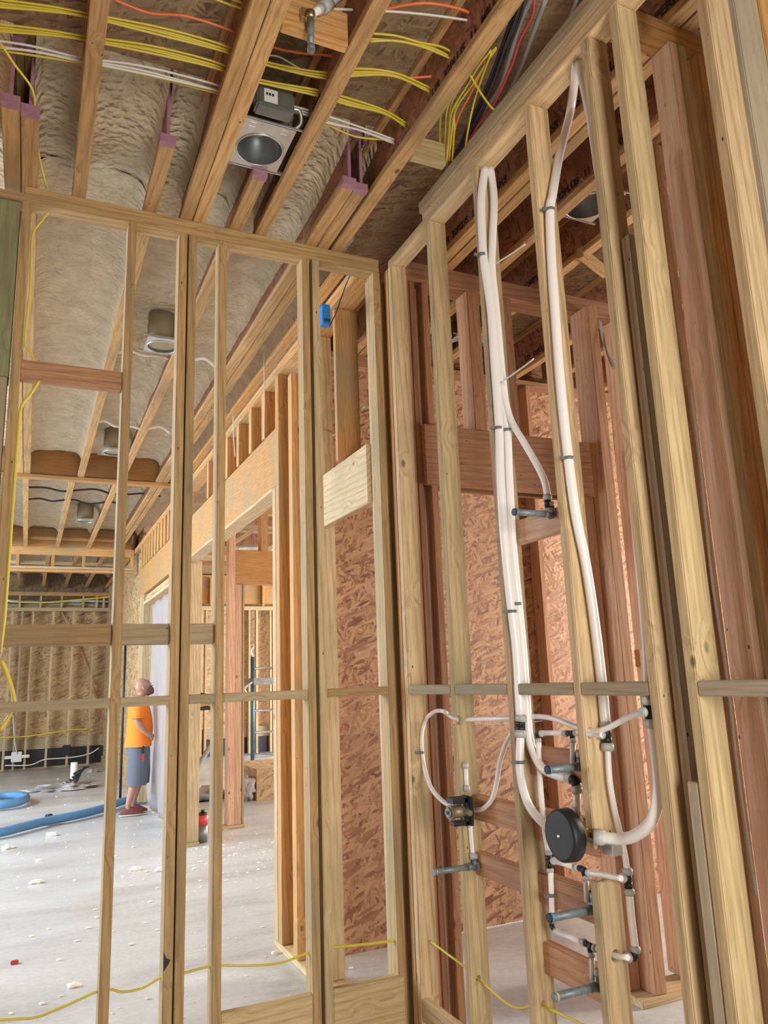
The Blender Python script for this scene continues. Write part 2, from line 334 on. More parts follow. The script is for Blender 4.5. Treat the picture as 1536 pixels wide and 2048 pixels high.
# ================================================================== right wall (runs away from the camera)
def rstud(y, label, mat=PALE, w=.038, x=X2, z0=.038, z1=3.724, d=.089, name='wall_stud', group='studs of the right plumbing wall'):
    return board(name, (x, y, z0), (x+d, y+w, z1), mat, label, 'stud', group)
board('top_plate', (X2, -.3, 3.762), (X2+.089, 2.92, 3.80), PALE, 'upper board of the plate over the plumbing wall, cut short at the far end', 'plate')
board('top_plate', (X2, -.3, 3.724), (X2+.089, 3.32, 3.761), PALE, 'middle board of the plate over the plumbing wall', 'plate')
board('cap_plate', (X2-.01, -.3, 3.801), (X2+.02, 2.93, 3.86), DULL, 'square-ended strip lying on the plate of the plumbing wall', 'plate')
board('bottom_plate', (X2, -.3, 0), (X2+.089, 3.4, .038), PALE, 'sole plate under the plumbing wall', 'plate')
R1 = rstud(2.852, 'stud left of the small brass valve, the farthest plumbing wall stud', STRAW)
R2 = rstud(2.425, 'stud carrying the pair of milky tubes', PALE)
R3 = rstud(2.035, 'upper stud carrying the single milky tube, sawn off above the black disc', PALE, z0=1.06, z1=3.724)
R3b = rstud(2.035, 'short lower stud below the black disc, under the notched one', PALE, z1=.965)
R4 = rstud(1.695, 'stud just right of the single tube, half in shadow', PALE)
R5 = rstud(1.552, 'widest-looking bright stud on the right with nail holes', STRAW)
R6 = rstud(1.222, 'stud leaving the frame at the right edge with a shadow stripe', PALE)
board('wall_stud', (X2, 3.285, .04), (X2+.089, 3.323, 3.724), PALE, 'broad-faced yellow stud at the wall corner', 'stud', 'studs at the wall corner')
board('wall_stud', (X2, 3.330, .04), (X2+.062, 3.366, 3.724), WARM, 'brown stud edge just right of the dark corner gap', 'stud', 'studs at the wall corner')
board('wall_stud', (X2+.0, 1.592, .04), (X2+.06, 1.63, 1.30), GREIGE, 'short grey stud piece ending below shoulder height on the right', 'stud')
def rblock(ya, yb, z0, z1, label, mat, x=X2, d=.089, group='blocks of the plumbing wall'):
    return board('blocking', (x, ya, z0), (x+d, yb, z1), mat, label, 'block', group)
z0, z1 = 1.522, 1.562
rblock(2.89, 3.285, z0, z1, 'mid-height block nearest the corner in the plumbing wall', DULL)
rblock(2.463, 2.852, z0, z1, 'mid-height block left of the tube-pair stud', DULL)
rblock(2.073, 2.425, z0, z1, 'mid-height block between tube pair and single tube', DULL)
rblock(1.733, 2.035, z0, z1, 'mid-height block crossing the single milky tube', DULL)
rblock(1.26, 1.552, z0, z1, 'mid-height block at the right edge of the frame', GREIGE)
for i, (ya, yb, za, zb, lab, mt) in enumerate([
    (2.463, 2.852, 1.030, 1.125, 'reddish block behind the small brass valve', RED),
    (2.463, 2.852, .822, .907, 'reddish block behind the lone low pipe stub at the left', RED),
    (2.073, 2.425, 1.240, 1.340, 'reddish block behind the highest of the low pipe stubs', RED),
    (2.073, 2.425, 1.020, 1.130, 'reddish block behind the black disc', RED),
    (2.073, 2.425, .815, .915, 'reddish block below the black disc behind a blue-tipped stub', RED),
    (2.073, 2.425, .590, .690, 'lowest reddish block between the tube studs', RED)]):
    rblock(ya, yb, za, zb, lab, mt, x=1.675, d=.038)
rblock(2.073, 2.425, 2.080, 2.170, 'dusky block behind the shower pipe stub, high up', ROSE, x=1.675, d=.038)
board('blocking', (X2, 2.98, .16), (X2+.038, 3.28, .245), PALE, 'low board at the foot of the plumbing wall near the corner', 'block')
board('blocking', (X2, 2.463, .04), (X2+.038, 3.0, .235), WARM, 'wide low board between the corner and the first plumbing stud', 'block')
board('wall_stud', (PY(1343, 1200, 1.642).x, 1.642, .04), (PY(1343, 1200, 1.642).x+.105, 1.68, 2.95), GREIGE, 'shaded brown stud filling the gap left of the brightest stud', 'stud')
# ---- right edge, perpendicular wall
yb = 1.60
board('top_plate', (X2+.089, yb, 3.724), (4.6, yb+.089, 3.80), WARM, 'doubled plate leading right from the bright stud', 'plate')
board('bottom_plate', (X2+.089, yb, 0), (4.6, yb+.089, .038), PALE, 'sole plate of the wall leading right from the bright stud', 'plate')
x = PY(1347, 150, yb).x
board('wall_stud', (x, yb, .04), (x+.038, yb+.089, 3.724), ROSE, 'dusky pink-sided stud right of the bright stud', 'stud', 'studs right of the bright stud')
board('wall_stud', (x+.039, yb-.002, .04), (x+.077, yb+.087, 3.724), STRAW, 'clean pale stud edge screwed beside the dusky one', 'stud', 'studs right of the bright stud')
x2_ = PY(1400, 150, yb).x
board('wall_stud', (x2_, yb, .04), (x2_+.038, yb+.089, 3.724), WARM, 'orange-edged stud just left of the right edge stud', 'stud', 'studs right of the bright stud')
board('wall_stud', (1.79, yb+.02, .04), (1.828, yb+.12, 3.3), RED, 'narrow reddish stud edge seen beside the bright stud', 'stud', 'studs right of the bright stud')
g0, g1 = PY(1467, 0, 1.25).x, PY(1514, 0, 1.25).x
board('wall_stud', (g0, 1.25, .04), (g1, 1.288, 3.79), GREIGE, 'smooth grey-beige board in the top right corner', 'board')
board('wall_stud', (g1+.006, 1.25, .04), (g1+.10, 1.288, 3.79), WARM, 'orange board at the extreme top right edge', 'board')
tube('cable', [PX(1380, 770, 1.79), PX(1400, 930, 1.79), PX(1424, 1160, 1.79), PX(1452, 1340, 1.79), PX(1478, 1560, 1.79), PX(1512, 1790, 1.79)], .004, WHT, 'thin pale cable running down beside the bright stud', 'cable')
board('blocking', (1.80, 1.46, 1.535), (1.95, 1.62, 1.552), RED, 'thin reddish block behind the right edge block', 'block')
# ================================================================== I-joists
def ijoist(x, ya, yb_, label, group, w=.060, text=None, pink=False, z=ZC, side=-1):
    e = empty('ceiling_joist', (x, ya, z), label, 'joist', group)
    o = Vector((x, ya, z))
    board('bottom_flange', (x-w/2, ya, z), (x+w/2, yb_, z+.036), FLANGE, parent=e, origin=o)
    board('top_flange', (x-w/2, ya, z+.266), (x+w/2, yb_, z+.302), FLANGE, parent=e, origin=o)
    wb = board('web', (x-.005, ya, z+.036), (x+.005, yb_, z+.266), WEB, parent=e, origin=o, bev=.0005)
    if pink:
        for nm, lo, hi in (('painted_flange_end', (x-w/2-.001, ya-.002, z-.001), (x+w/2+.001, ya+.035, z+.037)), ('painted_web_end', (x-.007, ya-.003, z+.037), (x+.007, ya+.02, z+.265)),
                           ('painted_upper_flange_end', (x-w/2-.001, ya-.002, z+.265), (x+w/2+.001, ya+.02, z+.303))):
            bm = bmesh.new(); bbox(bm, Vector(lo)-o, Vector(hi)-o, .001); link(nm, bm, PINK, e)['label'] = 'pink painted cut end'
    for (txt, y0) in (text or []):
        for wd in txt.split():
            c = bpy.data.curves.new('t', 'FONT'); c.body = wd; c.size = .052; c.extrude = .0006; c.offset = .0012; to = bpy.data.objects.new('t', c); COL.objects.link(to)
            bpy.context.view_layer.update(); me = bpy.data.meshes.new_from_object(to.evaluated_get(bpy.context.evaluated_depsgraph_get())); bpy.data.objects.remove(to)
            wdt = max(v.co.x for v in me.vertices)
            me.materials.append(INK); p = bpy.data.objects.new('printed_word', me); COL.objects.link(p); p.parent = e
            p.matrix_basis = Matrix.Translation(Vector((x-.0066, y0, z+.072))-o) @ Matrix(((0, 0, -1, 0), (-1, 0, 0, 0), (0, 1, 0, 0), (0, 0, 0, 1)))
            y0 -= wdt+.035
    return e
gA = 'joists over the near space'
T1_, T2_ = 'LPI  32PLUS  11  MILL  1069', 'APA  ESR  1305  COMPLY  12/16'
ijoist(.097, -.6, 3.50, 'leftmost joist overhead, running up to the top edge', gA)
ijoist(.580, -.6, 3.50, 'left joist of the tight pair left of the large square light', gA)
ijoist(.643, -.6, 3.50, 'right joist of the tight pair beside the large square light', gA)
ijoist(.950, -.6, 3.50, 'joist right of the square light and the pipe drop', gA, text=[(T1_, 3.1)])
ijoist(1.360, -.6, 3.50, 'joist beside the tangle of wires with printed lettering', gA, w=.064, text=[(T1_, 2.30), (T2_, 1.45)])
gK = 'joists behind the plumbing wall'
ijoist(1.937, -.3, 4.64, 'left joist of the pair seen behind the milky tubes', gK, text=[(T1_, 3.25), (T2_, 2.45), ('11  PERFORMANCE', 1.75)])
ijoist(2.002, -.3, 4.64, 'right joist of the pair seen behind the milky tubes', gK)
ijoist(2.27, .5, 4.64, 'single joist with lettering left of the metal light plate', gK, text=[(T1_, 2.78)])
ijoist(2.63, .5, 4.64, 'joist right of the metal light plate behind the plumbing wall', gK, text=[(T2_, 3.9)])
ijoist(3.27, .5, 4.64, 'third joist in from the plumbing wall over the strand board room', gK, text=[(T1_, 4.4)])
ijoist(3.60, .5, 4.64, 'fourth joist in from the plumbing wall', gK)
ijoist(4.10, .5, 4.64, 'farthest joist right over the strand board room', gK)
gB = 'joists over the long room'
YB = 8.50
ijoist(-.177, 2.86, YB, 'left of two pink-ended joists at the top left corner', gB, w=.066, pink=True)
ijoist(-.108, 2.89, YB, 'right of two pink-ended joists at the top left corner', gB, w=.066, pink=True)
ijoist(.411, 2.86, YB, 'single pink-ended joist left of the tight pair', gB, w=.064, pink=True)
ijoist(.822, 2.93, YB, 'joist whose end sits behind the square light', gB, w=.064, pink=True)
ijoist(1.214, 2.84, YB, 'left of two pink-ended joists near the right wall', gB, w=.064, pink=True)
ijoist(1.280, 2.86, YB, 'right of two pink-ended joists near the right wall', gB, w=.064, pink=True)
for i, xx in enumerate((-.55, -.12, .337, .798, 1.21, 1.275)):
    ijoist(xx, 8.60, 12.95, ORD[i]+' joist from the left in the second bay of the long room', 'joists of the second ceiling bay')
for i, xx in enumerate((-.24, .23, .67, 1.10, 1.53)):
    ijoist(xx, 13.12, 18.4, ORD[i]+' joist from the left in the farthest bay of the long room', 'joists of the farthest ceiling bay')
# beams across the long room
board('ceiling_beam', (-1.2, 8.50, 3.82), (1.46, 8.545, 4.10), ENG, 'reddish engineered beam across the long room under the foam', 'beam')
board('ledger', (-1.2, 8.46, 3.765), (1.46, 8.56, 3.80), WARM, 'thin ledger strip under the beam across the long room', 'ledger')
board('ceiling_beam', (-1.2, 12.97, 3.80), (1.46, 13.0, 4.10), ENG, 'dim upper beam above the second hung frame', 'beam')
board('ceiling_beam', (-1.2, 12.97, 3.68), (1.50, 13.06, 3.80), WARM, 'orange beam at the top of the hung frame deep in the room', 'beam')
board('blocking', (-.05, 12.6, 3.86), (1.2, 12.638, 3.90), WARM, 'slim cross strip between joists before the hung frame', 'block')
board('top_plate', (-1.2, 12.97, 3.46), (1.50, 13.06, 3.50), PALE, 'upper rail of the hung frame deep in the room', 'plate')
board('top_plate', (-1.2, 12.97, 3.415), (1.50, 13.06, 3.455), WARM, 'lower rail of the hung frame deep in the room', 'plate')
for i, px in enumerate((32, 103, 165, 228, 262)):
    xx = PY(px, 1118, 12.98).x; board('cripple_stud', (xx, 12.98, 3.50), (xx+.045, 13.05, 3.68), WARM, ORD[i]+' short stud from the left in the hung frame', 'stud', 'short studs of the hung frame')
board('blocking', (-1, 14.8, 3.80), (1.6, 14.84, 3.86), PALE, 'cross strip under the joists of the farthest bay', 'block')
board('top_plate', (-1.5, 18.05, 3.60), (2.1, 18.14, 3.68), WARM, 'high rail over the far wall under the joists', 'plate')
board('top_plate', (-1.5, 18.05, 3.27), (2.2, 18.14, 3.345), PALE, 'pale plate on top of the far wall studs', 'plate')
board('top_plate', (-1.5, 18.16, 3.345), (2.2, 18.25, 3.385), WARM, 'orange plate behind the pale far wall plate', 'plate')
for i, px in enumerate((38, 80, 122, 165, 192, 206)):
    xx = PY(px, 1195, 18.06).x; board('cripple_stud', (xx, 18.06, 3.345), (xx+.04, 18.13, 3.60), PALE, ORD[i]+' short stud from the left above the far wall', 'stud', 'short studs above the far wall')
for i, (px, mt) in enumerate(((18, PALE), (38, DULL), (60, PALE), (101, PALE), (142, PALE), (183, PALE), (222, PALE), (237, RED))):
    xx = PY(px, 1300, 18.10).x; board('wall_stud', (xx, 18.10, .04), (xx+.045, 18.22, 3.27), mt, ORD[i]+' stud from the left in the far wall of the long room', 'stud', 'studs of the far wall of the long room')
plank('brace', PY(118, 1215, 18.3), PY(136, 1248, 18.3), .03, .01, PALE, 'thin diagonal stick high on the far wall', 'stick')
plank('brace', PY(158, 1290, 18.34), PY(218, 1460, 18.34), .03, .01, WARM, 'long thin diagonal strip on the far wall', 'stick')
# foil duct and cable run over the far wall
for i, (zz, r, mt, lab) in enumerate(((3.50, .05, GALV, 'upper silver duct above the far wall'), (3.42, .035, GRYC, 'lower grey pipe above the far wall'))):
    tube('duct', [Vector((-1.2+.5*k, 18.25+.02*math.sin(k*2+i), zz+.02*math.sin(k*1.7+i))) for k in range(7)], r, mt, lab, 'duct', seg=12)
tube('cable', [PY(20, 1203, 18.0), PY(90, 1205, 18), PY(150, 1200, 18), PY(240, 1192, 18)], .018, YEL, 'yellow cable bundle above the far wall', 'cable')
tube('cable', [PY(0, 1475, 17.98), PY(60, 1472, 18), PY(140, 1460, 18), PY(180, 1458, 18)], .012, YEL, 'yellow cable strung low through the far wall studs', 'cable')
tube('cable', [PY(10, 1531, 18.0), PY(60, 1530, 18), PY(90, 1519, 18), PY(140, 1515, 18), PY(180, 1507, 18), PY(205, 1490, 18)], .012, WHT, 'white cable along the black foundation strip', 'cable')
tube('cable', [PY(26, 1430, 18.0), PY(29, 1480, 18), PY(34, 1508, 18)], .010, WHT, 'white cable dropping to the far white box', 'cable')
bm = bmesh.new(); p = PY(33, 1514, 18.02); bbox(bm, p+Vector((-.10, 0, -.10)), p+Vector((.10, .06, .10)), .01)
bbox(bm, p+Vector((-.22, .01, -.03)), p+Vector((.24, .03, .03)), .005)
tag(link('junction_box', bm, LABEL), 'white square box with side ears low on the far wall', 'box')
for i, px in enumerate((133, 206)):
    bm = bmesh.new(); p = PY(px, 1502, 18.0); bbox(bm, p-Vector((.09, .04, .09)), p+Vector((.09, .04, .12)), .02)
    tag(link('outlet_box', bm, BLACK), ('black box with cable tails, centre of the far wall foot', 'dark box at the right end of the far wall foot')[i], 'box')
# spray foam between the joists: one rolling mass per room bay
def foam(name, bays, ya, yb_, label, zc=4.02, res=.024, ends=(1, 1)):
    bm = bmesh.new()
    for (xa, xb) in bays:
        nx = max(6, int((xb-xa)/res)); ny = int((yb_-ya)/res/1.3); g = []
        for j in range(ny+1):
            y = ya+(yb_-ya)*j/ny; row = []
            for i in range(nx+1):
                t = i/nx; x = xa+(xb-xa)*t; s = abs(2*t-1)
                z = zc+.02-.075*s**8-.015*s
                q = Vector((x*7, y*9, xa))
                z += .022*noise.noise(q*.3)+.010*noise.noise(q*1.3)
                if j == 0 and ends[0]: z = min(4.10, z+.08)
                edge = min(1, (yb_-y)/.12 if ends[1] else 1, max(0.0, (y-ya)/.4)+.05 if ends[0] else 1)
                row.append(bm.verts.new((x, y, min(4.104, z+.07*(1-edge)))))
            g.append(row)
        for j in range(ny):
            for i in range(nx): bm.faces.new((g[j][i], g[j][i+1], g[j+1][i+1], g[j+1][i]))
    return tag(link(name, bm, FOAM, smooth=True), label, 'insulation', None, 'stuff')
foam('spray_foam', [(-.62, -.183), (-.102, .091), (.103, .405), (.417, .574), (.649, .816), (.828, .944), (.956, 1.208), (1.286, 1.355)], 2.80, 3.48, 'cream spray foam between joists above the near wall plate', ends=(1, 0))
foam('spray_foam', [(-.62, -.183), (-.102, .405), (.417, .816), (.828, 1.208), (1.286, 1.50)], 3.46, 8.46, 'cream billowing spray foam between the long room joists', ends=(0, 1))
foam('spray_foam', [(-.55, -.13), (-.11, .331), (.343, .792), (.804, 1.204), (1.281, 1.50)], 8.66, 12.7, 'ragged grey-cream foam in the second ceiling bay', zc=4.04, res=.04)
foam('spray_foam', [(-.6, -.246), (-.234, .224), (.236, .664), (.676, 1.094), (1.106, 1.524), (1.536, 2.0)], 13.2, 18.0, 'dim foam in the farthest ceiling bay', zc=4.04, res=.07)
for i, (y, xa, xb) in enumerate(((9.6, -.1, 1.4), (10.2, -.1, 1.0), (5.35, .45, 1.15), (7.0, .43, 1.1))):
    mt = (BLKC, BLKC, FOAMW, FOAMW)[i]
    tube('foamed_cable', [Vector((xa+(xb-xa)*k/8, y+.04*math.sin(k*1.3+i), 3.93+.02*math.sin(k*2.1))) for k in range(9)], (.012, .012, .012, .012)[i], mt,
         ('dark pipe crossing the second ceiling bay', 'second dark pipe crossing the second ceiling bay', 'foam-crusted wire crossing near the round can', 'foam-crusted wire farther down the foam ceiling')[i], 'cable')
# ================================================================== W3, the long wall on the right of the long room
XW, TW = 1.50, .14
g3 = 'parts of the long wall right of the room'
board('top_plate', (XW, 3.47, 3.762), (XW+TW, 12.9, 3.80), WARM, 'upper plate of the long receding wall', 'plate')
board('top_plate', (XW, 3.47, 3.724), (XW+TW, 12.9, 3.761), WARM, 'lower plate of the long receding wall', 'plate')
board('joist_ledger', (XW-.075, 3.47, 3.80), (XW-.012, 8.4, 3.836), WARM, 'lone joist flange beside the blue box', 'joist')
def w3(ya, yb_, z0, z1, mat, label, name='wall_stud', cat='stud', x=XW, t=TW, group=None): return board(name, (x, ya, z0), (x+t, yb_, z1), mat, label, cat, group)
y_ = PX(745, 700, XW).y; w3(3.472, 3.51, .04, 3.724, PALE, 'narrow stud right behind the last near stud', x=1.572)
ya_ = PX(742, 900, XW).y
w3(3.512, 4.22, 2.485, 2.80, PALE, 'pale header board between two studs over the strand board panel', 'header', 'header', x=1.55, t=.038)
yd = PX(660, 700, XW).y
w3(yd-.04, yd, 2.80, 3.724, ENG, 'orange short stud standing on the pale header', 'cripple_stud', x=1.52)
w3(4.22, 4.26, .04, 3.724, PALE, 'pale stud at the right edge of the wall opening frame', group='studs of the wall opening frame')
w3(4.33, 4.37, .04, 3.724, WARM, 'second stud in from the pale header end', group='studs of the wall opening frame')
w3(4.60, 4.68, .04, 3.62, WARM, 'inner stud of the orange post pack', group='studs of the wall opening frame')
w3(4.90, 4.98, .04, 3.724, WARM, 'orange doubled post beside the long header', 'wall_post', 'post')
w3(4.985, 5.06, .04, 2.93, PALE, 'pale jack stud carrying the long header', 'jack_stud', 'stud')
board('bottom_plate', (XW, 3.47, 0), (XW+TW, 5.07, .038), STRAW, 'sole plate under the orange post', 'plate')
w3(5.0, 12.3, 2.935, 3.36, ENG, 'long engineered header spanning the openings of the long wall', 'header', 'header', x=XW+.01, t=.10)
board('header_soffit', (XW, 5.06, 2.91), (XW+TW, 8.4, 2.933), PALE, 'pale strip under the long header', 'strip')
cy = [5.25, 5.62, 6.02, 6.42, 6.83, 7.2]
for i, y in enumerate(cy): w3(y, y+.08, 3.362, 3.724, WARM, ORD[i]+' short stud on the long header, counting from the orange post', 'cripple_stud', group='short studs on the long header')
for i in range(14): w3(8.45+i*.27, 8.45+i*.27+.12, 3.362, 3.724, WARM, ORD[i]+' short stud on the far half of the header', 'cripple_stud', group='short studs on the far half of the header', x=XW, t=.09)
w3(8.40, 8.92, .04, 2.93, PALE, 'pale wide post between the two openings, beside the red bucket', 'wall_post', 'post', x=1.46, t=PY(401, 1400, 8.4).x-1.46)
board('bottom_plate', (1.455, 8.38, 0), (PY(402, 1400, 8.4).x, 9.1, .038), STRAW, 'plate under the pale wide post', 'plate')
for k, yy in enumerate((11.6, 11.75, 11.9)): w3(yy, yy+.1, .04, 2.93, (STRAW, PALE, STRAW)[k], ORD[k]+' stud of the bundle behind the man', group='stud bundle behind the man')
for k, z in enumerate((2.80, 2.86, 2.90)): w3(9.0, 11.6, z-.03, z+.012, PALE, ('lowest', 'middle', 'top')[k]+' strip of the layered opening head over the plastic sheet', 'opening_head', 'strip', x=XW+.02*k, t=.08)
# plastic sheet
bm = bmesh.new(); nu, nv = 40, 30; g = []
for i in range(nu+1):
    row = []
    for j in range(nv+1):
        y = 9.02+(11.58-9.02)*i/nu; z = .02+2.75*j/nv
        row.append(bm.verts.new((XW+.11+.02*math.sin(y*9+z*2.2)+.012*math.sin(y*23-z*5), y, z)))
    g.append(row)
for i in range(nu):
    for j in range(nv): bm.faces.new((g[i][j], g[i+1][j], g[i+1][j+1], g[i][j+1]))
e_ = bmesh.ops.solidify(bm, geom=list(bm.faces), thickness=.002)
tag(link('plastic_sheet', bm, SHEET, smooth=True), 'milky plastic sheet with folds closing the opening behind the man', 'sheet')
# blue device box
e = empty('junction_box', PY(650, 632, 3.62), 'bright blue electrical box nailed up beside the near wall studs', 'box')
bm = bmesh.new(); bbox(bm, (-.024, -.03, -.058), (.022, .03, .058), .005); bb_ = link('box_body', bm, BLUE, e)
bm = bmesh.new()
for dx in (-.015, -.004, .006, .015): bbox(bm, (dx-.003, -.0335, -.048), (dx+.003, -.028, -.03))
link('knockout_slots', bm, BLACK, bb_)['label'] = 'dark open slots'
tube('cable', [PY(701, 548, 3.47), PY(690, 575, 3.55), PY(672, 625, 3.56), PY(658, 655, 3.62)], .003, BLKC, 'thin dark wire hanging from the plate to the blue box', 'wire')
tube('cable', [PX(528, 700, 1.42), PX(529, 800, 1.42), PX(528, 878, 1.42)], .004, WHT, 'white wire hanging straight down before the long header', 'wire')
tube('cable', [PX(466, 830, 1.42), PX(467, 870, 1.42), PX(470, 912, 1.42)], .004, WHT, 'short white wire farther down the long wall', 'wire')
tube('cable', [PX(650, 885, 1.66), PX(690, 850, 1.66), PX(732, 812, 1.66)], .006, WHT, 'white cable through the short stud over the pale header', 'cable')
# ================================================================== rooms beyond the long wall
YW = 9.1
def w8(pa, pb, py, z0, z1, mat, label, name, cat, dy=0, d=.14, group=None):
    return board(name, (PY(pa, py, YW).x, YW+dy, z0), (PY(pb, py, YW).x, YW+dy+d, z1), mat, label, cat, group)
w8(457, 471, 1250, .04, 3.66, PINKW, 'reddish left ply of the post in the second room', 'wall_post', 'post')
w8(471, 484, 1250, .04, 2.77, PINKW, 'reddish right ply of the post in the second room', 'wall_post', 'post', dy=.002)
w8(485, 489, 1250, .04, 2.77, STRAW, 'thin pale edge strip on the reddish post', 'jack_stud', 'stud')
board('bottom_plate', (1.66, YW, 0), (2.36, YW+.14, .038), PALE, 'sole plate under the reddish post', 'plate')
w8(471, 640, 1130, 2.775, 3.19, ENG, 'striped engineered header right of the reddish post', 'header', 'header')
w8(522, 536, 1060, 3.19, 3.66, WARM, 'short orange stud on the striped header', 'cripple_stud', 'stud')
w8(430, 640, 1025, 3.66, 3.74, WARM, 'doubled plate above the striped header', 'top_plate', 'plate')
YR = 17.7
board('top_plate', (2.3, YR, 3.27), (9, YR+.1, 3.36), PALE, 'pale plate across the rear wall behind the scaffold', 'plate')
board('ceiling_beam', (2.3, YR, 3.42), (9, YR+.06, 4.08), ENG, 'wide engineered band above the rear wall plate', 'beam')
for i, px in enumerate((400, 409, 497, 512, 540, 546)):
    xx = PY(px, 1400, YR).x; board('wall_stud', (xx, YR, .04), (xx+.05, YR+.12, 3.27), PALE, ORD[i]+' rear wall stud from the left behind the scaffold', 'stud', 'studs of the rear wall')
for i, px in enumerate((420, 525)):
    xx = PY(px, 1195, YR-.1).x; board('cripple_stud', (xx, YR-.1, 3.36), (xx+.05, YR, 4.0), WARM, ('left', 'right')[i]+' short stud over the rear wall plate', 'stud')
for i, (p, q_) in enumerate((((470, 1085), (528, 1045)), ((535, 1100), (575, 1072)), ((535, 1040), (560, 1025)))):
    plank('roof_web', PY(*p, 11.2+i*.3), PY(*q_, 11.2+i*.3), .06, .04, PALE, ('longest', 'lower', 'upper')[i]+' sloping truss web seen above the striped header', 'brace')
for i, (yy, xa, xb) in enumerate(((10.6, 2.4, 5), (12.4, 2.0, 5.5), (14.5, 1.7, 6))):
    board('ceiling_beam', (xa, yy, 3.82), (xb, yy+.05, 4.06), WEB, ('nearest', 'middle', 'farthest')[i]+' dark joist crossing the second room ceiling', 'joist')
board('ceiling_beam', (1.7, 11.5, 3.44), (4, 11.56, 3.52), PALE, 'pale rail under the second room ceiling', 'plate')
tube('duct', [PY(470, 1097, 11.8), PY(510, 1095, 11.8), PY(548, 1096, 11.8)], .045, GALV, 'shiny duct lying above the striped header', 'duct')
# scaffold
e = empty('scaffold_frame', Vector((3.62, 13.6, 0)), 'blue-legged scaffold frame in the second room', 'scaffold'); SO = Vector((3.62, 13.6, 0))
def sc(name, pts, r, mt): tube(name, [Vector(p)-SO for p in pts], r, mt, parent=e, sub=2, origin=Vector((0, 0, 0)))
STEELB = plain('blue_grey_steel', (.06, .14, .20), .4, .5)
sx = PY(505, 1450, 13.6).x
sc('leg', [(sx, 13.6, .06), (sx, 13.6, 2.05)], .035, STEELB); sc('leg', [(sx+1.2, 13.6, .06), (sx+1.2, 13.6, 2.05)], .035, STEELB)
for z in (.35, .75, 1.12, 1.85): sc('rung', [(sx, 13.6, z), (sx+1.2, 13.6, z)], .02, GALV)
sc('top_hook', [(sx, 13.6, 2.05), (sx-.03, 13.6, 2.16), (sx+.02, 13.6, 2.24)], .015, GALV)
sc('diagonal_brace', [(sx+.02, 13.58, 1.30), (sx-.18, 13.5, 1.5), (sx+.05, 13.5, 1.66)], .02, GALV)
bm = bmesh.new(); bbox(bm, Vector((sx-.02, 13.45, 1.56))-SO, Vector((sx+1.2, 14.2, 1.68))-SO, .01); link('platform', bm, STEELD, e)
bm = bmesh.new(); cyl(bm, Vector((sx, 13.6, 0))-SO, Vector((sx, 13.6, .1))-SO, .07); link('caster', bm, ORG, e)['label'] = 'orange caster'
bm = bmesh.new(); cyl(bm, Vector((sx+1.2, 13.6, 0))-SO, Vector((sx+1.2, 13.6, .1))-SO, .07); link('caster', bm, ORG, e)['label'] = 'orange caster'
# low strand board box with film
bm = bmesh.new(); p = PZ(513, 1602, 0); bbox(bm, (p.x, p.y, .0), (p.x+1.6, p.y+1.3, .42), .004); tag(link('curb_box', bm, OSBFAR), 'low strand board curb beyond the reddish post', 'curb')
bm = bmesh.new(); bmesh.ops.create_icosphere(bm, subdivisions=3, radius=1)
for v in bm.verts: v.co = Vector((v.co.x*.12, v.co.y*.16, v.co.z*.16))*(1+.9*noise.noise(v.co*4))
tag(link('film_roll', bm, SHEET, loc=(p.x-.12, p.y+.1, .17), smooth=True), 'crumpled clear film heap at the curb corner', 'film')
bm = bmesh.new(); bmesh.ops.create_icosphere(bm, subdivisions=3, radius=1); q_ = PZ(408, 1600, 0)
for v in bm.verts: v.co = Vector((v.co.x*.34, v.co.y*.4, max(-.0, v.co.z)*.14))*(1+.9*noise.noise(v.co*3.5))
tag(link('film_heap', bm, SHEET, loc=(q_.x, q_.y+.2, 0), smooth=True), 'white plastic film heap seen past the doubled stud', 'film')
e = empty('swivel_lamp', PY(403, 1400, 12), 'dark clamp light with wooden ledge seen right of the doubled stud', 'lamp')
bm = bmesh.new(); add_tube(bm, [Vector((-.12, 0, .12)), Vector((0, 0, .02)), Vector((.12, 0, -.02))], [.02, .09, .11], 14); link('shade', bm, BLACK, e)
bm = bmesh.new(); bbox(bm, (-.2, -.1, -.09), (.2, .1, -.05)); link('ledge', bm, WARM, e)
bm = bmesh.new(); bbox(bm, (-.25, -.1, -.15), (.2, .1, -.1)); link('bracket', bm, BLACK, e)
tube('hose', [PZ(388, 1568, 0)+Vector((0, 0, .05)), PZ(400, 1550, 0)+Vector((0, 0, .2)), PZ(424, 1520, 0)+Vector((0, 0, .35))], .05, STEELD, 'dark slanting hose in the second room', 'hose')
# ================================================================== W6 behind the plumbing wall
YV = 3.33
def xv(px, py): return PY(px, py, YV).x
board('top_plate', (X2+.09, YV, 3.70), (4.7, YV+.14, 3.80), RED, 'reddish plate crossing behind the milky tubes, high up', 'plate')
board('header', (1.80, YV, 2.56), (xv(1210, 930), YV+.038, 2.88), RED, 'brown wood-grained header crossing behind the milky tubes', 'header')
board('header', (1.80, YV+.10, 2.56), (xv(1210, 930), YV+.138, 2.88), RED, 'rear twin of the brown header', 'header')
cx, cx2 = 2.70, 2.87
Pcol = [board('wall_post', (2.875, 3.235, .04), (2.945, 3.40, 3.70), RED, 'tall reddish post behind the single tube, full height', 'post'),
        board('jack_stud', (2.79, YV+.01, .04), (2.872, YV+.14, 2.56), RED, 'reddish jack stud under the end of the brown header', 'stud'),
        board('wall_stud', (3.16, YV-.02, .04), (3.20, YV+.12, 3.70), RED, 'reddish stud right of the bright slot of strand board', 'stud')]
board('bottom_plate', (2.78, 3.225, 0), (4.6, 3.41, .038), PALE, 'pale sole plate around the foot of the reddish post', 'plate')
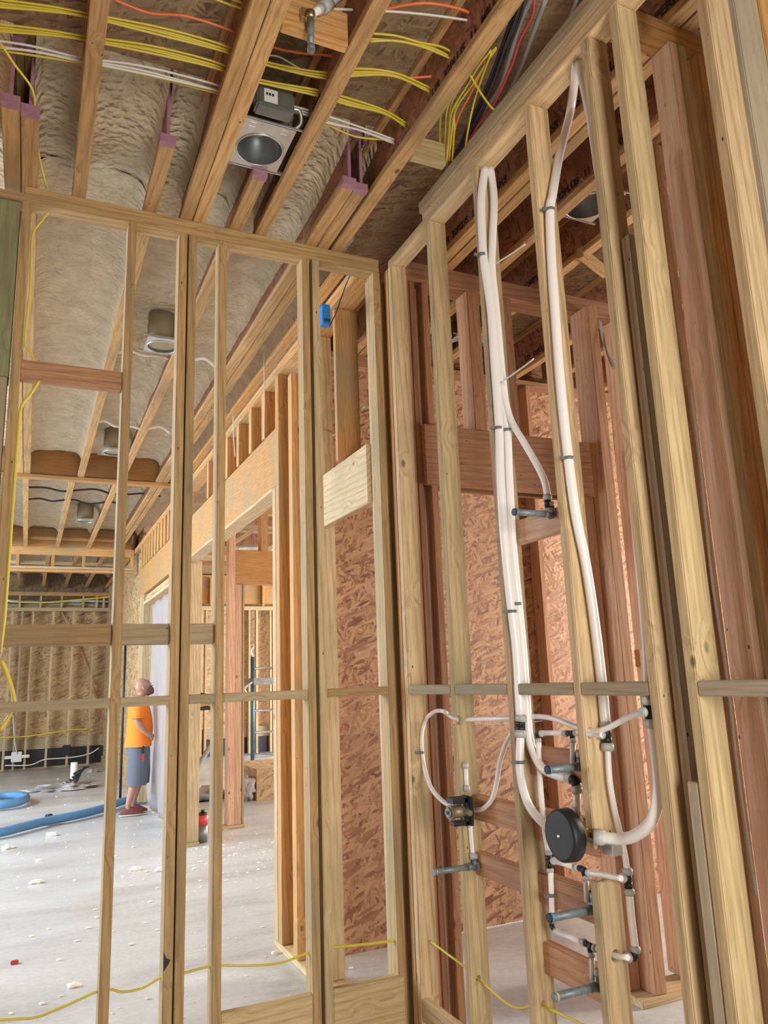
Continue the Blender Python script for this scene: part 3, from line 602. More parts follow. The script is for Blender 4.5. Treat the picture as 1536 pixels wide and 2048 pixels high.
for k, (pa, pb) in enumerate(((942, 966), (1004, 1030))):
    board('cripple_stud', (xv(pa, 700), YV+.005, 2.88), (xv(pb, 700), YV+.13, 3.70), RED, ('dark short stud left of the tube pair above the brown header', 'short stud right of the tube pair above the brown header')[k], 'stud')
for k, (pa, pb) in enumerate(((833, 843), (844, 855))):
    board('wall_stud', (xv(pa, 1000), YV+.03, .04), (xv(pb, 1000), YV+.13, 3.70), RED, ('left', 'right')[k]+' of two reddish stud edges behind the corner stud', 'stud', 'reddish stud edges behind the corner')
board('wall_stud', (xv(868, 1000), YV+.02, .04), (xv(868, 1000)+.04, YV+.16, 3.70), RED, 'shaded brown stud just left of the first plumbing stud', 'stud', 'reddish stud edges behind the corner')
board('wall_stud', (3.35, 4.54, .04), (3.39, 4.65, 3.75), RED, 'dim stud against the strand board wall at right', 'stud')
board('top_plate', (1.75, 4.56, 3.76), (4.7, 4.655, 3.80), RED, 'dim plate on top of the strand board wall', 'plate')
tube('cable', [PY(1200, 640, 3.2), PY(1206, 680, 3.1), PY(1222, 715, 3.0), PY(1232, 742, 2.9)], .007, WHT, 'pair of grey wires hanging beside the reddish post', 'cable')
tube('cable', [PY(1203, 650, 3.2), PY(1214, 705, 3.0), PY(1225, 735, 2.9)], .005, GRYC, 'thin grey wire hanging beside the reddish post', 'cable')
board('blocking', (xv(1258, 1310), 3.25, xv and PY(1258, 1335, 3.3).z), (3.3, 3.29, PY(1258, 1300, 3.3).z), RED, 'small reddish block low between posts at right', 'block')
plank('brace', PZ(1160, 505, 3.8), PZ(1210, 545, 3.8), .06, .036, FLANGE, 'short slanting block between far joists high on the right', 'block')
# ================================================================== joist blocking overhead
board('blocking', (.675, 2.12, 3.80), (.918, 2.158, 3.94), WARM, 'wide block between joists carrying the pipe drop', 'block')
board('blocking', (1.394, 2.56, 3.80), (1.56, 2.598, 3.91), STRAW, 'pale greenish block between the wires and the plumbing wall', 'block')
# sprinkler/pipe drop
e = empty('pipe_drop', Vector((.77, 2.07, 3.82)), 'white pipe with grey fittings dropping past the block near the top edge', 'pipe'); o0 = Vector((.77, 2.07, 3.82))
pA, pB = PZ(612, 70, 3.84), PZ(690, -30, 4.02)
pA = Vector((.765, 2.09, 3.845)); pB = pA+(PZ(680, -5, 3.99)-pA)
pe = pA.copy()
tube('supply_tube', [pA-o0, pB-o0], .013, PEX, parent=e, sub=1, origin=Vector((0, 0, 0)))
dd = (pB-pA).normalized()
bm = bmesh.new(); cyl(bm, pA+dd*.075-o0, pA+dd*.125-o0, .021); cyl(bm, pA+dd*.05-o0, pA+dd*.07-o0, .017); link('fitting', bm, GREY, e, smooth=False)
bm = bmesh.new(); cyl(bm, pA-Vector((0, 0, -.01))-o0, pA+Vector((0, 0, -.02))-o0, .018); bbox(bm, pA+Vector((-.03, .005, -.012))-o0, pA+Vector((.02, .03, .03))-o0, .002); link('elbow', bm, BRASS, e)
bm = bmesh.new(); cyl(bm, pA+Vector((0, 0, -.02))-o0, pA+Vector((0, 0, -.125))-o0, .0125); cyl(bm, pA+Vector((0, 0, -.125))-o0, pA+Vector((0, 0, -.145))-o0, .014); link('nipple', bm, NIPPLE, e)
# ================================================================== recessed lights
def can_light(x0, x1, y0, y1, z, label, can=True, box=True):
    c = Vector(((x0+x1)/2, (y0+y1)/2, z)); e = empty('recessed_light', c, label, 'light fixture', 'recessed light housings'); w = (x1-x0)/2; d = (y1-y0)/2; r = min(w, d)*.88
    cyo = d*.12
    bm = bmesh.new(); seg = 40; inner = [bm.verts.new((r*math.cos(t), cyo+r*math.sin(t), 0)) for t in (2*math.pi*k/seg for k in range(seg))]
    def sq(t):
        cx_, sy_ = math.cos(t), math.sin(t); m_ = max(abs(cx_), abs(sy_)); return Vector((cx_/m_*w, sy_/m_*d, 0))
    outer = [bm.verts.new(sq(2*math.pi*k/seg)) for k in range(seg)]
    for k in range(seg): bm.faces.new((inner[k], inner[(k+1) % seg], outer[(k+1) % seg], outer[k]))
    ext = bmesh.ops.extrude_face_region(bm, geom=list(bm.faces)); bmesh.ops.translate(bm, vec=(0, 0, .002), verts=[v for v in ext['geom'] if isinstance(v, bmesh.types.BMVert)])
    for sx_ in (-.6, .6):
        for k in range(2): bbox(bm, (sx_*w-.014, -d*(.9-k*.17)-.003, -.002), (sx_*w+.014, -d*(.9-k*.17)+.003, 0))
    link('mounting_plate', bm, GALV, e)
    bm = bmesh.new(); n = 40; hgt = .15
    for (rr, za, zb, ) in ((r, -.004, hgt),):
        a_ = [bm.verts.new((rr*math.cos(2*math.pi*k/n), cyo+rr*math.sin(2*math.pi*k/n), za)) for k in range(n)]
        b_ = [bm.verts.new((rr*math.cos(2*math.pi*k/n), cyo+rr*math.sin(2*math.pi*k/n), zb)) for k in range(n)]
        for k in range(n): bm.faces.new((a_[k], a_[(k+1) % n], b_[(k+1) % n], b_[k])).smooth = True
        bm.faces.new(b_)
    can_ = link('can', bm, CANIN, e)
    bm = bmesh.new(); pts = [Vector((r*1.0*math.cos(t), cyo+r*math.sin(t), -.003)) for t in (2*math.pi*k/36 for k in range(37))]; add_tube(bm, pts, .003, 6, caps=False); link('rim', bm, GALV, can_)
    bm = bmesh.new(); add_tube(bm, smooth_path([Vector((-.05, -.02, .03)), Vector((-.03, -.05, .02)), Vector((-.01, -.03, .03)), Vector((.0, -.06, .02))]), .0022, 6); link('lamp_wires', bm, WHT, can_)
    bm = bmesh.new(); bbox(bm, (r*.25, -r*.3, hgt-.003), (r*.7, r*.2, hgt-.001)); link('rating_sticker', bm, BLACK, can_)
    bm = bmesh.new(); bbox(bm, (-w-.03, d-.004, .0), (w+.03, d+.008, .012)); link('hanger_bar', bm, GALV, e)
    bm = bmesh.new(); bbox(bm, (-w-.03, -d-.006, .004), (w+.03, -d, .012)); link('hanger_bar', bm, GALV, e)
    if box:
        bm = bmesh.new(); bbox(bm, (-w*.70, -d-.085, .015), (w*.70, -d-.012, .105), .008); jb_ = link('junction_box', bm, STEELD, e)
        bm = bmesh.new(); bbox(bm, (-w*.45, -d-.0865, .03), (w*.05, -d-.0845, .09)); link('paper_label', bm, LABEL, jb_)
        bm = bmesh.new()
        for k in range(3): bbox(bm, (-w*.38+k*.012, -d-.088, .06), (-w*.38+k*.012+.008, -d-.086, .072))
        link('label_print', bm, INK, jb_)
        tube('conduit_tail', [Vector((w*.70, -d-.05, .06)), Vector((w*.98, -d-.05, .06)), Vector((w*1.12, -d-.02, .03)), Vector((w*.9, -d+.01, .01))], .008, GALV, parent=e, origin=Vector((0, 0, 0)))
    return e
can_light(.672, .895, 2.64, 2.93, 3.83, 'large square light plate between the joists overhead, nearest', box=True)
for (px, py, s, lab) in ((325, 692, .11, 'foam-dusted light can left of the doubled stud'), (228, 905, .11, 'light can in the foam just left of the man stud, farther off'), (170, 1042, .12, 'small light can in the second ceiling bay')):
    p = PZ(px, py, 3.815); e = can_light(p.x-s, p.x+s, p.y-s*1.1, p.y+s*1.1, 3.815, lab, box=False)
    bm = bmesh.new(); cyl(bm, (0, 0, .012), (0, 0, .24), s*.86, seg=28); link('outer_can', bm, plain('dusty_can', (.34, .29, .2), .6, .2) if 'DC' not in globals() else DC, e, smooth=False)['label'] = 'foam-dusted metal shell'
p = PZ(1180, 405, 3.83); can_light(p.x-.12, p.x+.12, p.y-.12, p.y+.14, 3.83, 'metal light plate seen between plumbing wall studs, high right', box=False)
p = PZ(930, 690, 3.83); can_light(p.x-.13, p.x+.1, p.y-.12, p.y+.14, 3.83, 'grey-green light housing seen right of the first plumbing stud', box=True)
# ================================================================== wiring overhead
def zline(pts, z, dz=0): return [PZ(px, py, z)+Vector((0, 0, dz)) for px, py in pts]
def bundle(pts, z, n, r, mt, label, group='cable bundles through the joists', spread=.011):
    e = None; base = zline(pts, z)
    o0 = base[0].copy()
    bm = bmesh.new()
    for k in range(n):
        off = Vector((0, math.cos(k*2.4)*spread*(.6+.4*k/n), math.sin(k*2.4)*spread))
        P = [b+off*(1+.5*math.sin(i*1.9+k)) for i, b in enumerate(base)]
        add_tube(bm, [q-o0 for q in smooth_path(P, 5)], r, 7)
    return tag(link('cable_bundle', bm, mt, loc=o0), label, 'cable', group)
bundle([(-40, 3), (90, 18), (175, 30), (320, 62), (437, 95), (525, 125), (650, 150), (715, 145), (790, 150), (862, 180)], 3.93, 4, .0042, YEL, 'upper thick yellow cable bundle crossing the joists at top left')
bundle([(-40, 52), (90, 66), (165, 75), (300, 98), (425, 130), (510, 160), (635, 185), (700, 205), (770, 225), (813, 250)], 3.93, 4, .0042, YEL, 'second thick yellow cable bundle below the upper one')
bundle([(-40, 85), (60, 98), (160, 118), (280, 138), (415, 172), (500, 195), (617, 225), (655, 240), (720, 258), (790, 283)], 3.93, 3, .0045, WHT, 'white cable bundle passing over the square light')
bundle([(-40, 92), (60, 106), (160, 124), (280, 146), (415, 178), (500, 201), (617, 232), (655, 246), (710, 270), (770, 279)], 3.925, 1, .004, YEL, 'single yellow cable under the white bundle')
bundle([(740, 75), (790, 78), (840, 88), (880, 100), (912, 118)], 3.95, 3, .0045, YEL, 'short yellow bundle curving up near the lettered joist')
bundle([(430, -5), (470, 8), (540, 30)], 4.0, 2, .0045, YEL, 'yellow cables at the top edge over the joist pair')
bundle([(225, -5), (300, 22), (370, 30), (452, 55), (540, 88), (600, 103), (672, 112), (720, 135), (800, 152), (882, 151)], 3.97, 1, .005, ORG, 'long orange cable crossing the joists')
bundle([(600, 5), (660, 22), (712, 28), (780, 15), (850, 2), (920, 15), (965, 38)], 4.0, 1, .0055, ORG, 'upper orange cable right of the pipe drop')
bundle([(585, 0), (650, 12), (715, 18), (800, 22), (880, 28), (968, 43)], 3.98, 1, .0045, WHT, 'thin white cable beside the upper orange one')
bundle([(530, 108), (560, 110), (600, 135), (640, 150)], 3.98, 1, .003, WHT, 'thin white wire curling behind the pipe drop')
tube('cable', [PZ(0, 85, 3.90), PZ(30, 130, 3.86), PZ(65, 180, 3.84), PZ(70, 230, 3.84), PZ(78, 310, 3.83), PZ(93, 375, 3.81)], .0045, YEL, 'yellow cable slanting down beside the pink joist ends', 'cable')
gR = 'wires running beside the lettered joist'
def run(pts, z, r, mt, label, n=1, spread=.006, name='cable'):
    o0 = PZ(*pts[0], z); bm = bmesh.new()
    for k in range(n):
        P = [PZ(px, py, z)+Vector((math.cos(k*2.2)*spread*(1+.6*math.sin(i+k)), 0, math.sin(k*2.2)*spread)) for i, (px, py) in enumerate(pts)]
        add_tube(bm, [q-o0 for q in smooth_path(P, 5)], r, 7)
    return tag(link(name, bm, mt, loc=o0), label, 'cable', gR)
run([(1065, -5), (1060, 30), (1035, 80), (1020, 130), (985, 210), (955, 250), (925, 300)], 3.93, .005, REDC, 'red cable in the tangle beside the plumbing wall plate')
run([(1045, -5), (1030, 40), (1010, 90), (990, 150), (965, 210), (940, 260), (910, 320)], 3.96, .006, BLKC, 'thick black cable bundle beside the plumbing wall plate', 5, .012)
run([(1152, -5), (1130, 40), (1095, 85), (1070, 125), (1050, 160)], 3.93, .007, GRYC, 'grey conduit leading to the top edge')
run([(1080, -5), (1050, 60), (1025, 130), (1000, 190), (960, 240)], 4.03, .010, GRYC, 'second grey conduit deeper in the tangle', 2, .025)
run([(985, 95), (960, 125), (935, 165), (905, 215), (900, 260), (895, 320)], 3.91, .0042, YEL, 'loose yellow cable loops behind the lettered joist', 5, .016)
run([(980, 105), (965, 140), (945, 200), (935, 250), (928, 300)], 3.90, .0042, YEL, 'yellow cable swinging right of the loose loops', 1)
run([(968, 120), (955, 150), (935, 190), (912, 240), (893, 320)], 3.92, .0045, ORG, 'orange cable among the loose yellow loops', 1)
run([(938, 150), (955, 180), (972, 205), (988, 222)], 3.87, .0045, YEL, 'stiff yellow cable end pointing at the plate', 1)
run([(880, 220), (876, 260), (878, 325)], 3.95, .006, YEL, 'dim yellow cable left of the loops', 1)
# yellow cable on the left stud and low on both walls
YW1 = Y1+.046
tube('cable', [PY(*p, YW1) for p in ((97, 425), (85, 440), (66, 468), (62, 520), (60, 580), (50, 680), (62, 705), (78, 738))], .0042, YEL, 'yellow cable stapled down the leftmost stud, upper run', 'cable')
tube('cable', [PY(*p, YW1-.03) for p in ((78, 762), (60, 790), (42, 815), (36, 870), (28, 980), (18, 1120), (8, 1250), (-4, 1330))], .006, YEL, 'yellow cable pair down the leftmost stud below the reddish block', 'cable')
tube('cable', [PY(*p, Y1+.06) for p in ((3, 1320), (15, 1350), (28, 1398), (20, 1430), (0, 1460))], .008, YEL, 'yellow cable swinging out at the left edge at eye level', 'cable')
tube('cable', [PY(*p, Y1+.05) for p in ((-10, 2041), (35, 2038), (75, 2034), (130, 2012), (195, 1983), (222, 1979), (245, 1984), (285, 1976), (325, 1954), (372, 1945), (413, 1934), (443, 1931), (500, 1931), (560, 1926), (622, 1903))], .0048, YEL, 'yellow cable threaded low through the near wall studs', 'cable')
tube('cable', [PY(*p, Y1+.04) for p in ((655, 1896), (668, 1894), (735, 1888), (797, 1880))], .006, YEL, 'bright taut yellow cable across the low opening by the corner', 'cable')
tube('cable', [PX(*p, X2+.045) for p in ((862, 1883), (895, 1908), (935, 1938), (955, 1957), (985, 1982), (1010, 2004), (1040, 2017), (1080, 2008), (1100, 2018), (1130, 2032), (1170, 2052))], .0045, YEL, 'yellow cable threaded low through the plumbing wall studs', 'cable')
# ================================================================== plumbing
XP = X2+.042
def pp(px, py, X=XP): return PY(px, py, float(X[1:])) if isinstance(X, str) else (PZ(px, py, 3.72) if X is None else PX(px, py, X))
def pex(pts, r, label, X=XP, name='water_tube'):
    return tube(name, [pp(p[0], p[1], p[2] if len(p) > 2 else X) for p in pts], r, PEX, label, 'tube', 'milky water tubes', sub=7, seg=14)
HI = X2+.066
pex([(970, 337), (963, 400), (965, 480), (968, 520), (982, 620), (989, 720), (998, 850), (1001, 950), (1009, 1080), (1021, 1200), (1033, 1300), (1041, 1435)], .0172, 'left tube of the milky pair, ending in the coupling below mid-height', X='y2.400')
pex([(981, 337), (988, 400), (985, 480), (984, 540), (992, 620), (1001, 720), (1014, 850), (1018, 950), (1025, 1080), (1036, 1200), (1046, 1300), (1053, 1400), (1060, 1480), (1080, 1530, 'y2.34'), (1110, 1549, XP), (1142, 1557, XP)], .0155, 'right tube of the milky pair, bending right above the black disc', X='y2.392')
pex([(1041, 1468), (1040, 1540), (1053, 1600), (1080, 1640, 'y2.34'), (1125, 1675, XP+.02)], .0150, 'tube curving from the coupling down into the black disc', X='y2.400')
pex([(1003, 765, 'y2.39'), (1020, 835), (1048, 885), (1073, 928), (1089, 962), (1095, 990)], .0130, 'tube branching off the pair to the high shower stub')
pex([(1153, 126, None), (1141, 220), (1119, 310), (1105, 390), (1100, 420), (1103, 520), (1112, 650), (1122, 780), (1137, 920), (1152, 1030), (1172, 1130), (1190, 1250), (1203, 1360), (1211, 1445)], .0165, 'long single milky tube from the high hole to the tee', X='y2.012')
pex([(1158, 126, None), (1174, 200), (1187, 270), (1218, 500), (1243, 750), (1268, 1000), (1290, 1240), (1296, 1330), (1298, 1398)], .0160, 'second tube from the high hole slipping behind the shaded stud', X='y1.765')
pex([(1215, 1492), (1219, 1560), (1229, 1620), (1243, 1680), (1250, 1712), (1254, 1742)], .0095, 'tube between the two tees right of the black disc', X='y2.012')
pex([(1258, 1785), (1262, 1830), (1266, 1865), (1270, 1898)], .012, 'lowest right tube above the bottom elbow', X='y2.012')
pex([(1305, 1446), (1314, 1520), (1317, 1585), (1304, 1640, 'y1.80'), (1272, 1670, 'y1.88'), (1240, 1678, 'y1.95'), (1205, 1675, 'y2.0')], .0175, 'fat looping tube from the right tee into the brass valve', X='y1.765')
pex([(905, 1613, 'y2.83'), (885, 1602, 'y2.95'), (862, 1575, 'y3.1'), (848, 1530, 'y3.26'), (843, 1480, 'y3.27'), (850, 1442, 'y3.27'), (868, 1424, 'y3.15'), (885, 1422, 'y3.0'), (898, 1430, XP+.005), (918, 1439, XP+.01), (960, 1438), (1005, 1437), (1040, 1436, XP+.012), (1075, 1433, XP+.012), (1110, 1438), (1150, 1453), (1185, 1462), (1215, 1456, 'y1.98'), (1250, 1438, 'y1.90'), (1285, 1424, 'y1.79')], .0092, 'thin tube looping left then running right through the studs')
pex([(950, 1620, 'y2.83'), (966, 1617), (983, 1600), (993, 1565), (1001, 1520), (1018, 1476), (1040, 1455, XP+.02)], .0095, 'thin tube rising right of the small brass valve')
pex([(1077, 1483), (1080, 1560), (1087, 1640), (1096, 1703)], .0095, 'straight thin tube passing left of the black disc')
pex([(1101, 1742), (1103, 1790), (1104, 1838)], .0095, 'short thin tube below the black disc')
pex([(1086, 1466), (1128, 1466)], .009, 'short level tube between two fittings above the disc')
pex([(1146, 1484), (1145, 1526)], .009, 'short drop tube into the highest low stub')
pex([(1108, 1722), (1152, 1735)], .0085, 'short slanting tube under the black disc')
pex([(1172, 1758), (1174, 1803)], .0085, 'short drop tube into the middle right stub')
pex([(1178, 1746), (1212, 1751), (1243, 1757)], .0085, 'short tube through the stud to the middle right tee')
pex([(1115, 1865), (1166, 1884)], .0085, 'lower short slanting tube')
pex([(1184, 1912), (1185, 1958)], .0085, 'short drop tube into the lowest stub')
pex([(1192, 1896), (1230, 1911), (1256, 1915)], .0085, 'lowest tube through the stud to the bottom elbow')
pex([(1151, 1464), (1185, 1470), (1205, 1470)], .0085, 'short tube through the stud into the tee on the single tube')
pex([(1154, 1578), (1154, 1632)], .0125, 'short fat tube dropping into the brass valve behind the disc')
pex([(931, 1534), (934, 1584)], .0085, 'capped stub standing over the small brass valve', X='y2.838')
pex([(940, 1652), (943, 1690), (946, 1718)], .0085, 'short tube below the small brass valve', X='y2.838')
def fitting(c, arms, r, label, X=XP):
    C = pp(*c, X); e = empty('pipe_fitting', C, label, 'pipe fitting', 'black fittings with grey collars')
    bm = bmesh.new()
    for a in arms:
        A = pp(a[0], a[1], X)-C; cyl(bm, (0, 0, 0), A*.75, r*1.08*(a[2] if len(a) > 2 else 1), seg=14)
    bmesh.ops.create_icosphere(bm, subdivisions=2, radius=r*1.05)
    link('fitting_body', bm, BLACK, e)
    for a in arms:
        r_ = r; A = pp(a[0], a[1], X)-C; r = r_*(a[2] if len(a) > 2 else 1); L_ = A.length; bm = bmesh.new(); d = A.normalized(); cyl(bm, d*(L_-r*.5), d*(L_+r*.8), r*1.42, seg=18); cyl(bm, d*(L_-r*.7), d*(L_+r*1.1), r*1.2, seg=18)
        link('collar', bm, GREY, e); r = r_
fitting((1041, 1452), [(1042, 1438), (1041, 1466)], .0150, 'straight coupling on the left tube of the pair', X='y2.4')
fitting((1214, 1472), [(1212, 1452), (1215, 1492), (1204, 1470, .68)], .0140, 'tee on the long single tube', X='y2.012')
fitting((1300, 1422), [(1298, 1402), (1305, 1444), (1287, 1424, .62)], .0165, 'large tee at the right beside the shaded stud', X='y1.765')
fitting((1074, 1468), [(1083, 1467), (1076, 1480)], .008, 'small elbow left of the short level tube')
fitting((1143, 1466), [(1132, 1467), (1152, 1466), (1146, 1480)], .008, 'small tee right of the short level tube')
fitting((1150, 1562), [(1140, 1556), (1154, 1578)], .0135, 'elbow directly above the black disc')
fitting((1098, 1722), [(1097, 1706), (1100, 1740), (1107, 1722)], .0085, 'small tee just below the black disc at left')
fitting((1165, 1738), [(1155, 1735), (1177, 1745), (1172, 1756)], .0085, 'small tee just below the black disc at right')
fitting((1256, 1763), [(1255, 1744), (1258, 1782), (1246, 1757, .85)], .0115, 'tee low on the rightmost thin tube', X='y2.012')
fitting((1103, 1852), [(1104, 1840), (1111, 1863)], .008, 'small elbow near the blue-tipped stub')
fitting((1178, 1890), [(1168, 1885), (1190, 1896), (1183, 1909)], .0085, 'small tee above the lowest stub')
fitting((1268, 1915), [(1270, 1900), (1257, 1915, .85)], .0115, 'bottom right elbow fitting', X='y2.012')
fitting((1096, 1012), [(1095, 996), (1098, 1022)], .0115, 'coupling above the high shower stub')
def cap(px, py, Y, r, label, mt, h=.022):
    c = pp(px, py, Y); bm = bmesh.new(); cyl(bm, (0, 0, -h/2), (0, 0, h/2), r, seg=18); cyl(bm, (0, 0, h/2), (0, 0, h/2+.003), r*.8, seg=18)
    t = [o for o in COL.objects if o.name.startswith('water_tube') and o['label'].startswith(label)][0]
    link('end_collar', bm, mt, t, c-t.location)['label'] = 'grey collar'
cap(931, 1531, 'y2.838', .0125, 'capped stub', GREY)
cap(934, 1577, 'y2.838', .0125, 'capped stub', GREY)
cap(945, 1712, 'y2.838', .0120, 'short tube below the small', GREY)
# pipe stubs poking into the room
def stub(c, tip_px, label, tipmat=NIPPLE, back=X2+.05, r=.0118, Y=None):
    A = PY(c[0], c[1], Y) if Y else pp(c[0], c[1], back)
    lo, hi = .9, A.x
    for _ in range(40):
        mid = (lo+hi)/2; v = Vector((mid, A.y, A.z))-Vector((0, 0, H)); px = 768+F*v.dot(_r)/v.dot(_f)
        if px > tip_px: hi = mid
        else: lo = mid
    Lr = A.x-lo
    e = empty('pipe_stub', A, label, 'pipe', 'steel pipe stubs')
    bm = bmesh.new(); cyl(bm, (0, 0, 0), (-Lr, 0, 0), r, seg=18); cyl(bm, (-Lr*.02, 0, 0), (-Lr*.2, 0, 0), r*1.15, seg=18); np_ = link('nipple', bm, NIPPLE, e)
    bm = bmesh.new(); cyl(bm, (-Lr+.012, 0, 0), (-Lr+.005, 0, 0), r*1.14, seg=18); link('end_ring', bm, tipmat, np_)
    bm = bmesh.new(); cyl(bm, (-Lr+.004, 0, 0), (-Lr-.002, 0, 0), r*1.10, seg=18); link('end_cap', bm, BLACK if tipmat == BLUETAPE else NIPPLE, np_)
    bm = bmesh.new(); cyl(bm, (0, 0, .03), (0, 0, -.014), r*1.05); bbox(bm, (-.004, -.028, -.014), (.006, .028, .018), .002); link('drop_ear_elbow', bm, STEELD, e)
    bm = bmesh.new(); cyl(bm, (.001, 0, .028), (.001, 0, .046), r*1.1); link('collar', bm, GREY, e)
stub((1103, 1029), 1028, 'high shower pipe stub with blue tip', BLUETAPE)
stub((1162, 1533), 1094, 'highest of the low pipe stubs, above the black disc', BLUETAPE, r=.0125)
stub((1190, 1818), 1098, 'blue-tipped pipe stub below the black disc', BLUETAPE, r=.0125)
stub((1198, 1972), 1108, 'lowest pipe stub near the bottom edge', PALE, r=.012)
stub((950, 1732), 868, 'lone grey pipe stub pointing left below the small valve', NIPPLE, r=.0115, Y=2.835)
# black disc valve guard
C = pp(1180, 1672, X2+.045); e = empty('shower_valve', C, 'black round plaster guard over a brass shower valve', 'valve'); E0 = C
dc = PX(1119, 1672, 1.535)
D0 = dc-C
bm = bmesh.new(); n = 40
def dring(x, r): return [bm.verts.new(D0+Vector((x, r*math.cos(2*math.pi*k/n)*(.97+.03*math.cos(4*math.pi*k/n)), r*math.sin(2*math.pi*k/n)))) for k in range(n)]
rings = [dring(-.002, .068), dring(0, .075), dring(.005, .078), dring(.040, .080)]
bm.faces.new(rings[0]); bm.faces.new(rings[-1])
for i in range(3):
    for k in range(n): bm.faces.new((rings[i][k], rings[i][(k+1) % n], rings[i+1][(k+1) % n], rings[i+1][k])).smooth = True
link('plaster_guard', bm, BLACK, e)
bm = bmesh.new(); cyl(bm, D0+Vector((-.006, 0, 0)), D0+Vector((.0, 0, 0)), .0045); link('centre_screw', bm, GALV, e)
bm = bmesh.new(); cyl(bm, D0+Vector((.04, -.0, 0)), D0+Vector((.14, 0, 0)), .030); T_ = D0+Vector((.10, 0, 0))
cyl(bm, T_, pp(1153, 1634)-C, .014); cyl(bm, T_, pp(1196, 1674, 'y2.02')-C, .016); cyl(bm, T_, T_+Vector((0, .10, .02)), .013)
bmesh.ops.create_icosphere(bm, subdivisions=2, radius=.034, matrix=Matrix.Translation(T_)); link('valve_body', bm, BRASS, e)
bm = bmesh.new(); q1 = pp(1186, 1673, 'y2.02')-C; q2 = pp(1210, 1676, 'y2.0')-C; cyl(bm, q1, q2, .023); link('outlet_collar', bm, GREY, e)
bm = bmesh.new(); q1 = pp(1152, 1612)-C; q2 = pp(1153, 1632)-C; cyl(bm, q1, q2, .016); link('inlet_collar', bm, GREY, e)
bm = bmesh.new(); q1 = pp(1215, 1690, X2+.0)-C; bbox(bm, q1+Vector((0, -.02, -.03)), q1+Vector((.04, .03, .0)), .002); link('bracket', bm, GALV, e)
# small brass valve
C = PY(925, 1622, 2.815); e = empty('mixing_valve', C, 'small brass valve with black bracket left of the black disc', 'valve')
bm = bmesh.new(); cyl(bm, (.03, 0, 0), (-.055, 0, 0), .024); cyl(bm, (-.055, 0, 0), (-.06, 0, 0), .028); cyl(bm, (.0, -.06, 0), (.0, .05, 0), .011); cyl(bm, (0, 0, -.05), (0, 0, .05), .011); link('valve_body', bm, plain('tarnished_brass', (.26, .22, .15), .5, .6), e)
bm = bmesh.new(); cyl(bm, (-.06, 0, 0), (-.068, 0, 0), .020); cyl(bm, (-.068, 0, 0), (-.078, 0, 0), .006); link('valve_face', bm, STEELD, e)
bm = bmesh.new(); bbox(bm, (.0, -.02, -.055), (.02, .02, .055), .003); bbox(bm, (-.05, -.02, .03), (.03, .04, .052), .003); bbox(bm, (-.05, -.02, -.052), (.03, .02, -.034), .003); bbox(bm, (.02, -.03, -.055), (.034, .05, .055), .003); link('bracket', bm, BLACK, e)
# clips holding the tubes
for i, (cx_, cy_, lab) in enumerate(((963, 511, 'clip high on the left tube of the pair'), (1100, 421, 'clip high on the long single tube'), (996, 857, 'left clip of the two beside each other on the pair'), (1014, 861, 'right clip of the two beside each other on the pair'),
    (1137, 917, 'clip midway down the long single tube'), (1023, 1223, 'lower clip on the pair above mid-height'), (1034, 1208, 'upper clip on the pair above mid-height'), (1040, 1524, 'clip below the straight coupling'), (1103, 1790, 'small clip on the thin tube below the disc'), (843, 1505, 'clip on the left loop by the corner stud'))):
    c = pp(cx_, cy_, ('y2.400', 'y2.012', 'y2.400', 'y2.392', 'y2.012', 'y2.400', 'y2.392', 'y2.400', XP, 'y3.27')[i]); bm = bmesh.new(); r = .0185 if i < 8 else .0115
    cyl(bm, (0, 0, -.0055), (0, 0, .0055), r, seg=20)
    bbox(bm, (-r-.016, -.004, -.0055), (-r+.004, .006, .0055), .001)
    tag(link('tube_clip', bm, CLIP, loc=c), lab, 'clip', 'grey clips on the milky tubes')
for (a, b, lab) in (((990, 528), (1050, 489), 'thin white tie tail sticking out high on the tube pair'), ((1006, 762), (1067, 718), 'thin white tie tail sticking out midway down the pair')):
    tube('tie_tail', [pp(*a, XP-.01), pp((a[0]+b[0])/2, (a[1]+b[1])/2+1, XP-.03), pp(*b, XP-.06)], .003, WHT, lab, 'tie')
# real drilled holes where tubes pass the studs
try:
    for st, (px, py) in ((R1, (918, 1440)), (R3, (1182, 1466)), (R3b, (1212, 1753)), (R3b, (1232, 1912)), (R2, (1040, 1437)), (R1, (957, 1957)), (R2, (1087, 2008))):
        y = st.location.y; p = PY(px, py, y-.019); drill(st, (p.x, y, p.z), (0, 1, 0), .019 if py < 1950 else .012)
except Exception as ex: print('drill', ex)
# ================================================================== floor things
tube('air_hose', [PZ(*p, 0)+Vector((0, 0, .07)) for p in ((-60, 1686), (0, 1678), (40, 1668), (90, 1655), (140, 1645), (200, 1630), (250, 1612), (285, 1609), (330, 1595))], .05, BLUETAPE, 'blue taped hose lying across the concrete toward the man', 'hose', sub=5)
bm = bmesh.new(); p = PZ(97, 1651, 0)+Vector((0, 0, .07)); cyl(bm, p+Vector((-.03, -.01, 0)), p+Vector((.03, .01, 0)), .062); tag(link('hose_coupling', bm, BLACK), 'black coupling ring on the blue hose', 'coupling')
c = PZ(2, 1612, 0); tube('hose_coil', [c+Vector((.33*math.cos(t), .55*math.sin(t), .07+.01*k/20)) for k, t in ((k, 2*math.pi*k/20) for k in range(42))], .05, BLUETAPE, 'coil of blue hose at the left edge of the floor', 'hose', sub=2)
tube('black_pole', [PZ(290, 1604, 0)+Vector((0, 0, .05)), PZ(330, 1588, 0)+Vector((0, 0, .12))], .03, BLACK, 'black pipe ends leaning by the plastic sheet', 'pipe')
p = PZ(146, 1578, 0); e = empty('floor_stub', p, 'white plumbing stub with black cables rising from the slab', 'pipe')
